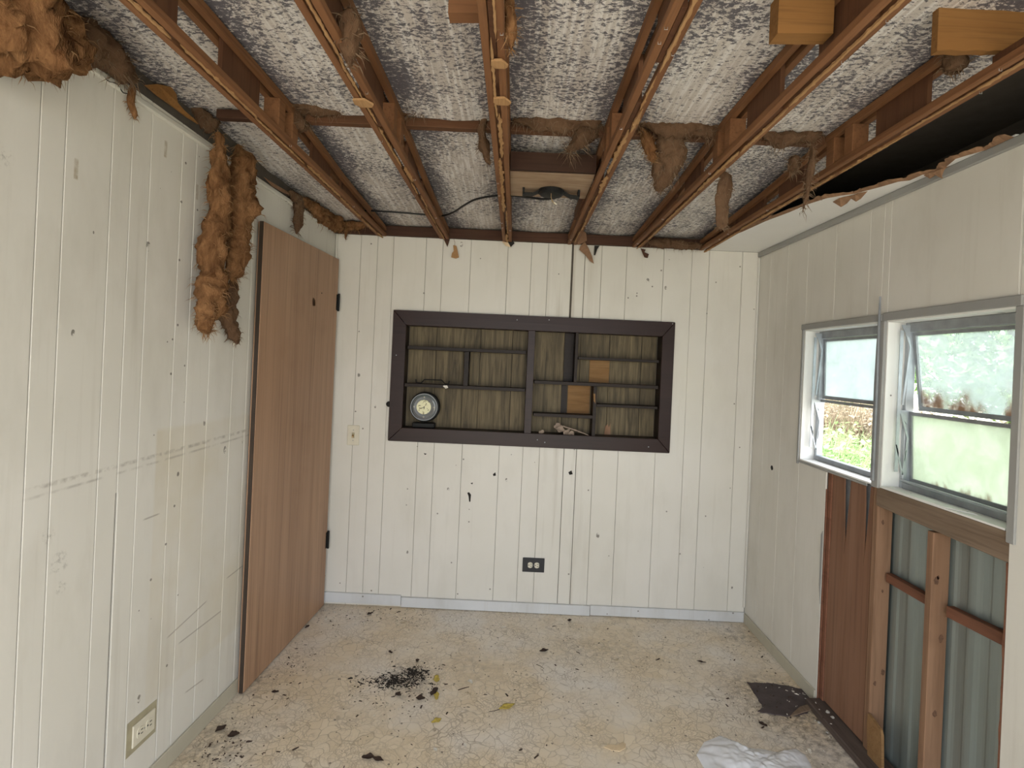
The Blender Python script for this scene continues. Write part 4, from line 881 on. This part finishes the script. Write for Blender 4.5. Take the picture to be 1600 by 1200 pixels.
# casing strips
cs = []
k = 5
def casing(b, lab):
    global k
    struct(obj('trim_%d' % k, MB().box(*b), M['casing'], bevel=.002), lab); k += 1
casing((XR-.010, XR-.0003, W[0][0]-.02, W[0][1]+.018, WZ1, WZ1+.026), 'grey painted casing strip over the window without lower glass')
casing((XR-.010, XR-.0003, W[1][0]-.02, W[1][1]+.012, WZ1, WZ1+.030), 'grey painted casing strip over the window with the green pane')
casing((XR-.008, XR-.0003, W[0][1], W[0][1]+.014, WZ0-.02, WZ1), 'thin casing strip on the far side of the window without lower glass')
casing((XR-.010, XR+.02, W[1][1], W[0][0], WZ0-.004, WZ1), 'grey mullion post between the two windows')
casing((XR-.008, XR-.0003, W[1][0]-.026, W[1][0], WZ0-.03, WZ1), 'grey casing strip on the near side of the green pane window')
casing((XR-.006, XR-.0003, W[0][0]+.03, W[0][1]+.014, WZ0-.012, WZ0), 'thin metal edge under the window without lower glass')
p0, p1 = onX(1385, 461, XR-.02), onX(1383, 600, XR-.02)
tag(obj('metal_strip', MB().prism([(XR-.020, 2.030, p0.z), (XR-.020, 2.024, p1.z), (XR-.020, 2.024, WZ0+.02), (XR-.020, 2.036, WZ0+.02), (XR-.020, 2.038, p1.z)], (.008, 0, 0)), M['alu_dull'], origin=(XR-.02, 2.03, WZ0)), 'loose pointed metal strip standing on the mullion between the windows', 'metal strip')

# ================================================================== stripped bay
def yR(px, py=900, x=XR): return onX(px, py, x).y
def corr():
    m = MB(); n = 120; y0, y1 = E1-.15, E0+.1; A = []
    for i in range(n+1):
        y = y0+(y1-y0)*i/n; ph = (y-y0)/.085; fr = ph % 1
        d = .0055*(.5+.5*math.tanh(2.2*math.cos(2*math.pi*fr)))
        A.append((XR+.078-d*1.0, y))
    vs = [(x, y, -.05) for x, y in A]+[(x, y, WZ0+.02) for x, y in A]
    return m.add(vs, [(i, i+1, n+2+i, n+1+i) for i in range(n)])
mz = corr(); mz.v = [(x, y, min(z, WZ0)) for x, y, z in mz.v]
tag(obj('corrugated_sheet', mz, M['metal'], solid=.001, origin=(XR+.078, 1.8, 0)), 'grey green corrugated metal siding seen between the wall studs', 'metal sheet')
studs = [(yR(1368,900,XR+.01), yR(1360,900,XR+.01), 'pine wall stud nailed along the stained plywood sheet'), (yR(1457,900,XR+.01), yR(1447,900,XR+.01), 'knotty pine wall stud standing between two corrugated bays'), (E1-.012, yR(1566,900), 'thin pine stud edge beside the near wall panel'), (E0-.030, E0-.002, 'dark split stud along the edge of the far wall panel')]
for i, (a, b, lab) in enumerate(studs):
    a, b = min(a, b), max(a, b)
    T = thing('wall_stud', (XR+.02, (a+b)/2, .03), lab, 'stud', 'studs in the stripped bay')
    obj('stud_body', MB().box(XR+.008, XR+.066, a, b, .032, WZ0-.0005 if i in (0, 3) else ZS-.021), M['stud' if i < 3 else 'cleat'], T, bevel=.002)
    rr = random.Random(i+4)
    for j in range(4 if i < 2 else 1):
        z = rr.uniform(.1, .9); xk = rr.uniform(XR+.022, XR+.055); ks = rr.uniform(.35, 1.15); pts = []
        for q in range(12):
            an = 2*math.pi*q/12; pts.append((xk+.006*ks*math.cos(an)*(1+.6*rr.random()), a-.0004, z+.010*ks*math.sin(an)*(1+.6*rr.random())))
        obj('knot', MB().prism(pts, (0, .001, 0)), M['knot'], T)
ya, yb2 = yR(1392), E0-.032
py0 = yR(1376)
# plywood sheet with long splits near its top
m = MB(); pl = [(yR(1378), .04), (E0-.032, .04), (E0-.032, ZS+.03)]
for px in (1325, 1349): pass
y_a, y_b = yR(1359,900,XR+.012), E0-.032
f = lambda u: y_b+(y_a-y_b)*u
pl = [(f(0), .04), (f(0), 1.02), (f(.30), 1.02), (f(.31), .965), (f(.37), .70), (f(.46), .965), (f(.47), 1.02), (f(.80), 1.02), (f(.82), .96), (f(.85), .70), (f(.92), .94), (f(.94), 1.02), (f(1), 1.02), (f(1), .04)]
tag(obj('plywood_sheet', MB().prism([(XR+.012, y, z) for y, z in pl], (.006, 0, 0)), M['plywall'], origin=(XR+.015, (y_a+y_b)/2, .04)), 'stained plywood sheet with long splits under the window', 'plywood')
tag(obj('plywood_backing', MB().box(XR+.026, XR+.034, y_a, y_b, .04, 1.02), M['alu_dull'], origin=(XR+.03, (y_a+y_b)/2, .04)), 'grey sheathing showing through the plywood splits', 'sheathing')
def cleat(pxa, pya, pxb, pyb, h, lab):
    a, b = onX(pxa, pya, XR+.04), onX(pxb, pyb, XR+.04); zz = (a.z+b.z)/2
    tag(obj('wall_cleat', MB().hexa([(XR+.040,b.y,b.z-h/2),(XR+.066,b.y,b.z-h/2),(XR+.066,a.y,a.z-h/2),(XR+.040,a.y,a.z-h/2),(XR+.040,b.y,b.z+h/2),(XR+.066,b.y,b.z+h/2),(XR+.066,a.y,a.z+h/2),(XR+.040,a.y,a.z+h/2)]), M['cleat'], bevel=.002, origin=(XR+.03, a.y, a.z)), lab, 'cleat')
cleat(1384, 902, 1450, 940, .032, 'short brown cleat between the plywood and the knotty stud')
cleat(1478, 955, 1572, 1002, .036, 'longer brown cleat between the knotty stud and the near panel')
# sill board under the green window
zt = WZ0-.001
tag(obj('sill_apron', MB().hexa([(XR+.001,E1-.005,ZS-.02),(XR+.060,E1-.005,ZS-.02),(XR+.060,W[1][1]+.02,ZS-.005),(XR+.001,W[1][1]+.02,ZS-.005),(XR+.001,E1-.005,zt),(XR+.060,E1-.005,zt),(XR+.060,W[1][1]+.02,zt),(XR+.001,W[1][1]+.02,zt)]), M['sill'], bevel=.003, origin=(XR, 1.7, ZS)), 'weathered wood apron board beneath the green pane window', 'sill board')
# loose painted sliver on the sill
tag(obj('paint_sliver', MB().prism([(XR-.003, 1.97, WZ0+.0065), (XR-.008, 1.85, WZ0+.0065), (XR-.005, 1.70, WZ0+.0065), (XR+.03, 1.62, WZ0+.0065), (XR+.035, 1.86, WZ0+.0065)], (0, 0, .003)), M['jamb'], origin=(XR, 1.8, WZ0)), 'peeling white paint sliver along the green window sill', 'paint flake')
a, b = onX(1378, 1090, XR-.012), onX(1360, 1180, XR-.012)
pp = [(yR(1357,1095), .0), (yR(1381,1105), .0)]
tag(obj('broken_board', MB().prism([(XR-.002, yR(1357,1090), .30-.16), (XR-.002, yR(1358,1090), .16+.02), (XR-.002, yR(1378,1100), .165), (XR-.002, yR(1380,1100), .15), (XR-.002, yR(1381,1150), .0), (XR-.002, yR(1358,1150), .0)], (.010, 0, 0)), M['patch'], origin=(XR, yR(1368,1150), 0)), 'broken orange board end standing at the stud foot', 'board scrap')
tag(obj('bottom_plate', MB().box(XR-.052, XR+.060, E1+.0, E0-.003, .0, .030), M['rot'], bevel=.004, origin=(XR, 1.9, 0)), 'dark rotten bottom plate along the stripped bay', 'plate')
# wall strip at panel edge
tag(obj('peeled_strip', MB().prism([(XR-.002, E0-.001, .44), (XR-.002, E0+.012, .52), (XR-.002, E0+.014, .74), (XR-.002, E0+.002, .76)], (-.002, 0, 0)), M['casing'], origin=(XR, E0, .44)), 'peeled grey strip curling off the far panel edge', 'paint flake')

# ================================================================== things on the floor
lv = [(682,1061,.055,'leafyellow','curled yellow leaf touching the dark dirt pile',.5,.25,0), (678,1082,.06,'lead','folded brown leaf beside a yellow rim on the floor',.45,.5,0), (682,1088,.055,'leafyellow','yellow leaf under the folded brown leaf',.4,.3,0), (682,1127,.045,'leafyellow','small torn yellow leaf alone in the mid floor',.55,.3,0),
      (792,1105,.075,'leafyellow','long yellow leaf with a dark stem on the floor',.4,.25,.6), (657,1092,.04,'lead','round dark leaf below the dirt pile',.8,.4,0), (735,1066,.03,'scrapwhite','small white flake beside a thin twig',.7,.5,0), (610,1020,.03,'lead','forked dark leaf bit above the dirt pile',.5,.8,0),
      (652,1033,.028,'lead','little dark leaf bit just above the dirt pile',.6,.6,0), (622,1086,.03,'lead','dark crumb-like leaf below the dirt pile edge',.8,.6,0), (850,1018,.05,'lead','crumpled dark leaf on the grey stained floor',.5,.7,0), (1096,1035,.045,'lead','narrow dark leaf alone towards the window wall',.3,.5,0),
      (1028,1031,.035,'lead','thin dark leaf sliver on the far floor',.2,.3,0), (890,970,.03,'lead','dark leaf bit near the plank wall baseboard',.7,.7,0), (1192,1133,.035,'lead','dark leaf scrap beside the vinyl scrap',.6,.6,0), (575,1185,.045,'lead','dark curled leaf low on the floor beside its twin',.6,.7,0), (590,1187,.05,'lead','flat dark leaf low on the floor beside its twin',.4,.4,0),
      (680,1172,.022,'scrapwhite','tiny white chip on the near floor',.6,.5,0), (727,1165,.02,'scrapwhite','tiny white chip beside bluish smears',.5,.6,0), (787,981,.028,'scrapwhite','white curl of paper on the far floor',.4,.8,0), (462,988,.04,'lead','dark shrivelled leaf by the door bottom',.6,.7,0), (480,980,.035,'lead','dark leaf bit in the door wall corner',.5,.6,0),
      (578,960,.04,'lead','twisted dark leaf near the back baseboard',.5,.8,0), (345,1140,.045,'lead','dark leaf against the panel wall baseboard',.6,.6,0), (365,1150,.04,'lead','crinkled dark leaf near the panel wall baseboard',.8,.6,0), (430,1082,.03,'lead','small dark leaf beside the door end',.6,.6,0), (1265,1175,.03,'scrapwhite','white paper crumb beside the plastic bag',.5,.6,0)]
for i, (px, py, sz, mt, lab, asp, cu, stm) in enumerate(lv):
    p = onZ(px, py, .0012); leaf('dead_leaf', p, sz, mt, lab, None, (0,0,1), 100+i, asp, cu, 'leaf' if 'leaf' in lab else 'scrap', stm)
def twig(px0, py0, px1, py1, lab, r=.0018):
    a, b = onZ(px0, py0, r), onZ(px1, py1, r); tag(obj('twig', MB().tube([a, a.lerp(b,.5)+Vector((.003,.003,0)), b], [r, r*.9, r*.6], 6), M['lead'], origin=a), lab, 'twig')
twig(716, 1078, 733, 1073, 'thin straight twig beside the small white flake')
twig(457, 1172, 467, 1167, 'short dark twig on the near floor by the panel wall', .0025)
twig(838, 1038, 850, 1045, 'fine curved twig on the far floor', .0012)
pts = [onZ(a, b, .001) for a, b in ((943,1168),(950,1164),(965,1165),(972,1160),(978,1163),(977,1170),(968,1175),(955,1173))]
sc_ = MB().prism(pts, (0,0,.003)); c = sum(pts, Vector())/len(pts)
tag(obj('foam_scrap', sc_, M['scraptan'], bevel=.001, origin=c), 'pale tan torn scrap lying on the near floor', 'scrap')
pts = [onZ(a, b, .0006) for a, b in ((1168,1067),(1200,1068),(1232,1073),(1258,1078),(1278,1090),(1270,1105),(1262,1115),(1232,1120),(1205,1116),(1183,1112),(1192,1106),(1184,1092),(1176,1080))]
def ragged(pts, k=5, amp=.006, seed=1):
    out = []
    for a, b in zip(pts, pts[1:]+pts[:1]):
        for i in range(k):
            p = a.lerp(b, i/k); out.append(p+Vector((amp*fbm((p.x, p.y, seed), 40), amp*fbm((p.y, p.x, seed+5), 40), 0)))
    return out
vinyl_edge = ragged(pts)
tag(obj('vinyl_scrap', MB().prism(vinyl_edge, (0,0,.0035)), M['vinyl'], origin=sum(pts, Vector())/len(pts)), 'dark torn vinyl flooring scrap beside the window wall', 'vinyl scrap')
pts = [onZ(a, b, .005) for a, b in ((1235,1120),(1262,1112),(1288,1101),(1292,1095),(1276,1098),(1250,1106))]
tag(obj('wood_splinter', MB().prism(ragged(pts, 3, .003), (0,0,.006)), M['sill'], origin=pts[0]), 'grey wood splinter lying across the vinyl scrap', 'splinter')
for i, (px, py, s, lab) in enumerate(((1293,1130,.02,'white plaster chip on the rotten bottom plate'), (1250,1082,.02,'white plaster chip by the baseboard end'), (1262,1086,.016,'second white plaster chip by the baseboard end'), (1315,1114,.022,'pale plaster lump at the plywood foot'), (1313,1122,.018,'small pale plaster lump at the plywood foot'), (1298,1145,.014,'tiny pale chip beside the bottom plate'))):
    p = onZ(px, py, .0 if i not in (3, 4) else .03); rr = random.Random(i)
    if p.x > XR-.06 and i not in (3, 4): p.x = XR-.06
    if i in (3, 4): p.x = min(p.x, XR-.01)
    s *= .65
    vs = MB().lathe(p, (0,0,1), [(s*.5,0),(s*.62,s*.2),(s*.4,s*.45),(s*.1,s*.55)], 8); vs.v = [tuple(Vector(v)+Vector((rr.uniform(-1,1), rr.uniform(-1,1), 0))*s*.14) for v in vs.v]
    tag(obj('plaster_chip', vs, M['chip'], origin=p), lab, 'chip')
# plastic bag
bp = [onZ(a, b, 0) for a, b in ((1088,1180),(1100,1160),(1125,1150),(1145,1158),(1165,1169),(1190,1171),(1215,1176),(1245,1171),(1258,1180),(1266,1194),(1275,1215),(1290,1240),(1240,1262),(1180,1265),(1130,1250),(1105,1210))]
bc = sum(bp, Vector())/len(bp); n = len(bp)
def bagp(u, v):
    q = u*n; i = int(q) % n; p = bp[i].lerp(bp[(i+1) % n], q-int(q)); w_ = bc.lerp(p, v)
    g = Vector((w_.x*9+.6*noise.noise(w_*7), w_.y*13+.6*noise.noise(w_*6+Vector((5,0,0))), 0)); d = noise.voronoi(g)[0]
    env = (1-v**1.6)
    h = .020*env*(.35+1.1*abs(fbm((w_.x, w_.y, 2), 5))) + .026*env**.5*min(.7, d[1]-d[0]) + .006*env**.4*abs(noise.noise(w_*45))
    return (w_.x, w_.y, .0015+max(0, h))
tag(obj('plastic_bag', MB().grid(bagp, 128, 40), M['bag'], smooth=True, origin=bc), 'crumpled white plastic bag on the floor by the window wall', 'bag')
# dirt pile and litter: nobody could count these
def inside(p, poly):
    c = False
    for a, b in zip(poly, poly[1:]+poly[:1]):
        if (a.y > p.y) != (b.y > p.y) and p.x < (b.x-a.x)*(p.y-a.y)/(b.y-a.y)+a.x: c = not c
    return c
def litter(name, label, cat, spots, n, smin, smax, mat, seed):
    rr = random.Random(seed); m = MB()
    for j in range(n):
        (px, py, sx, sy) = rr.choice(spots); p = onZ(rr.gauss(px, sx), rr.gauss(py, sy), 0)
        if p.y > 3.07 or p.x > XR-.02 or p.x < XL-LS*(YB-p.y)+.06: continue
        if p.x > XR-.056 and E1-.004 < p.y < E0: p.z = .0302            # on the bottom plate
        elif inside(p, vinyl_edge): p.z = .0042                       # on the vinyl scrap
        s = rr.uniform(smin, smax)*(1 if rr.random() < .85 else 2); a = rr.uniform(0, 6.28); l = s*rr.uniform(.8, 3.2); d = Vector((math.cos(a), math.sin(a), 0)); e = Vector((-d.y, d.x, 0)); h = s*rr.uniform(.3, .8)
        m.add([p-d*l*.5-e*s*.4, p+d*l*.5-e*s*.3, p+d*l*.4+e*s*.5, p-d*l*.4+e*s*.4, p+Vector((0,0,h))+d*l*rr.uniform(-.2,.2)], [(0,1,4),(1,2,4),(2,3,4),(3,0,4),(3,2,1,0)])
    o = tag(obj(name, m, M[mat]), label, cat); o['kind'] = 'stuff'
litter('dirt_pile', 'pile of black dirt crumbs in the middle of the floor', 'dirt', [(625,1062,18,7),(645,1054,14,5),(612,1066,12,5),(650,1050,8,4),(640,1062,25,10),(600,1064,25,6)], 900, .002, .0055, 'dirt', 2)
litter('floor_litter', 'tiny dark litter flecks scattered over the floor', 'litter', [(620,1090,35,20),(500,965,30,12),(440,1040,30,25),(360,1130,40,30),(340,1180,40,20),(800,1060,150,60),(900,1010,100,40),(1150,1010,60,40),(1220,1050,35,40),(620,960,60,8),(1200,1100,60,30),(700,1120,150,60)], 1100, .0014, .0045, 'lead', 3)
litter('pale_litter', 'tiny pale plaster crumbs scattered along the walls', 'litter', [(1240,1080,25,20),(1290,1140,25,25),(520,955,30,10),(760,1080,120,60),(640,1058,30,10)], 110, .0015, .004, 'scrapwhite', 4)

# ================================================================== outdoors
GZ = -.30
gr = MB().grid(lambda u, v: (-30+62*u, -30+70*v, GZ+.05*fbm((u*30, v*30, 0), .6)), 40, 40); struct(obj('floor_yard', gr, M['ground']), 'grassy yard ground outside')
def blades(name, label, xr, yr, n, h0, h1, mat, seed, lean=.35, wd=.008, gz=GZ, cat='grass'):
    rr = random.Random(seed); m = MB()
    for j in range(n):
        x, y = rr.uniform(*xr), rr.uniform(*yr); h = rr.uniform(h0, h1)*(.7+.6*abs(fbm((x, y, seed), .8))); a = rr.uniform(0, 6.28); d = Vector((math.cos(a), math.sin(a), 0)); e = Vector((-d.y, d.x, 0))*wd*rr.uniform(.6, 1.5)
        p = Vector((x, y, gz)); q = p+Vector((0,0,h*.55))+d*h*lean*.3; r = p+Vector((0,0,h))+d*h*lean
        m.add([p-e, p+e, q+e*.9, q-e*.9, r], [(0,1,2,3), (3,2,4)])
        for s in range(3):
            f = rr.uniform(.3, .95); c = p.lerp(r, f); a2 = rr.uniform(0, 6.28); d2 = Vector((math.cos(a2), math.sin(a2), rr.uniform(-.2,.7)))*min(.09, h*.10); e2 = Vector((-d2.y, d2.x, 0))*.28
            m.add([c, c+d2*.5+e2, c+d2, c+d2*.5-e2], [(0,1,2,3)])
    o = tag(obj(name, m, M[mat]), label, cat); o['kind'] = 'stuff'
blades('weeds', 'bright green weeds growing outside the windows', (2.1, 4.3), (1.6, 8.2), 16000, .7, 1.25, 'grass', 11, .35, .006)
blades('dry_brush', 'tall dry brush standing behind the green weeds outside', (4.9, 6.4), (3.0, 11.5), 10000, 1.0, 1.7, 'dry', 12, .25, .007)
def tree(x, y, h, r, seed, lab):
    T = thing('yard_tree', (x, y, GZ), lab, 'tree', 'trees beyond the dry brush'); rr = random.Random(seed); m = MB()
    obj('trunk', MB().tube([(x, y, GZ), (x+.1, y+.05, GZ+h*.4), (x-.05, y, GZ+h*.75)], [.12,.09,.04], 8), M['bark'], T)
    for j in range(5200):
        v = Vector((rr.gauss(0,1), rr.gauss(0,1), rr.gauss(0,1))).normalized()*r*rr.uniform(.55, 1)**.5; v.z *= .9*h*.4/r; c = Vector((x, y, GZ+h*.6))+v
        c += v.normalized()*.25*r*fbm(c, 1.5); a = Vector((rr.uniform(-1,1), rr.uniform(-1,1), rr.uniform(-1,1))).normalized()*.10; b = a.orthogonal().normalized()*.05
        m.add([c-a, c+b, c+a, c-b], [(0,1,2,3)])
    obj('crown', m, M['tree'], T)
tree(8.3, 9.0, 4.2, 1.6, 1, 'leafy yard tree behind the green pane window, nearest the brush')
tree(11.8, 12.4, 5.0, 1.6, 2, 'tall leafy yard tree seen through the grimy upper pane')
tree(8.2, 13.2, 4.0, 1.4, 3, 'leafy yard tree behind the brush between the two windows')
tree(10.2, 16.4, 5.2, 2.0, 4, 'tallest leafy yard tree seen through the hazed pane')
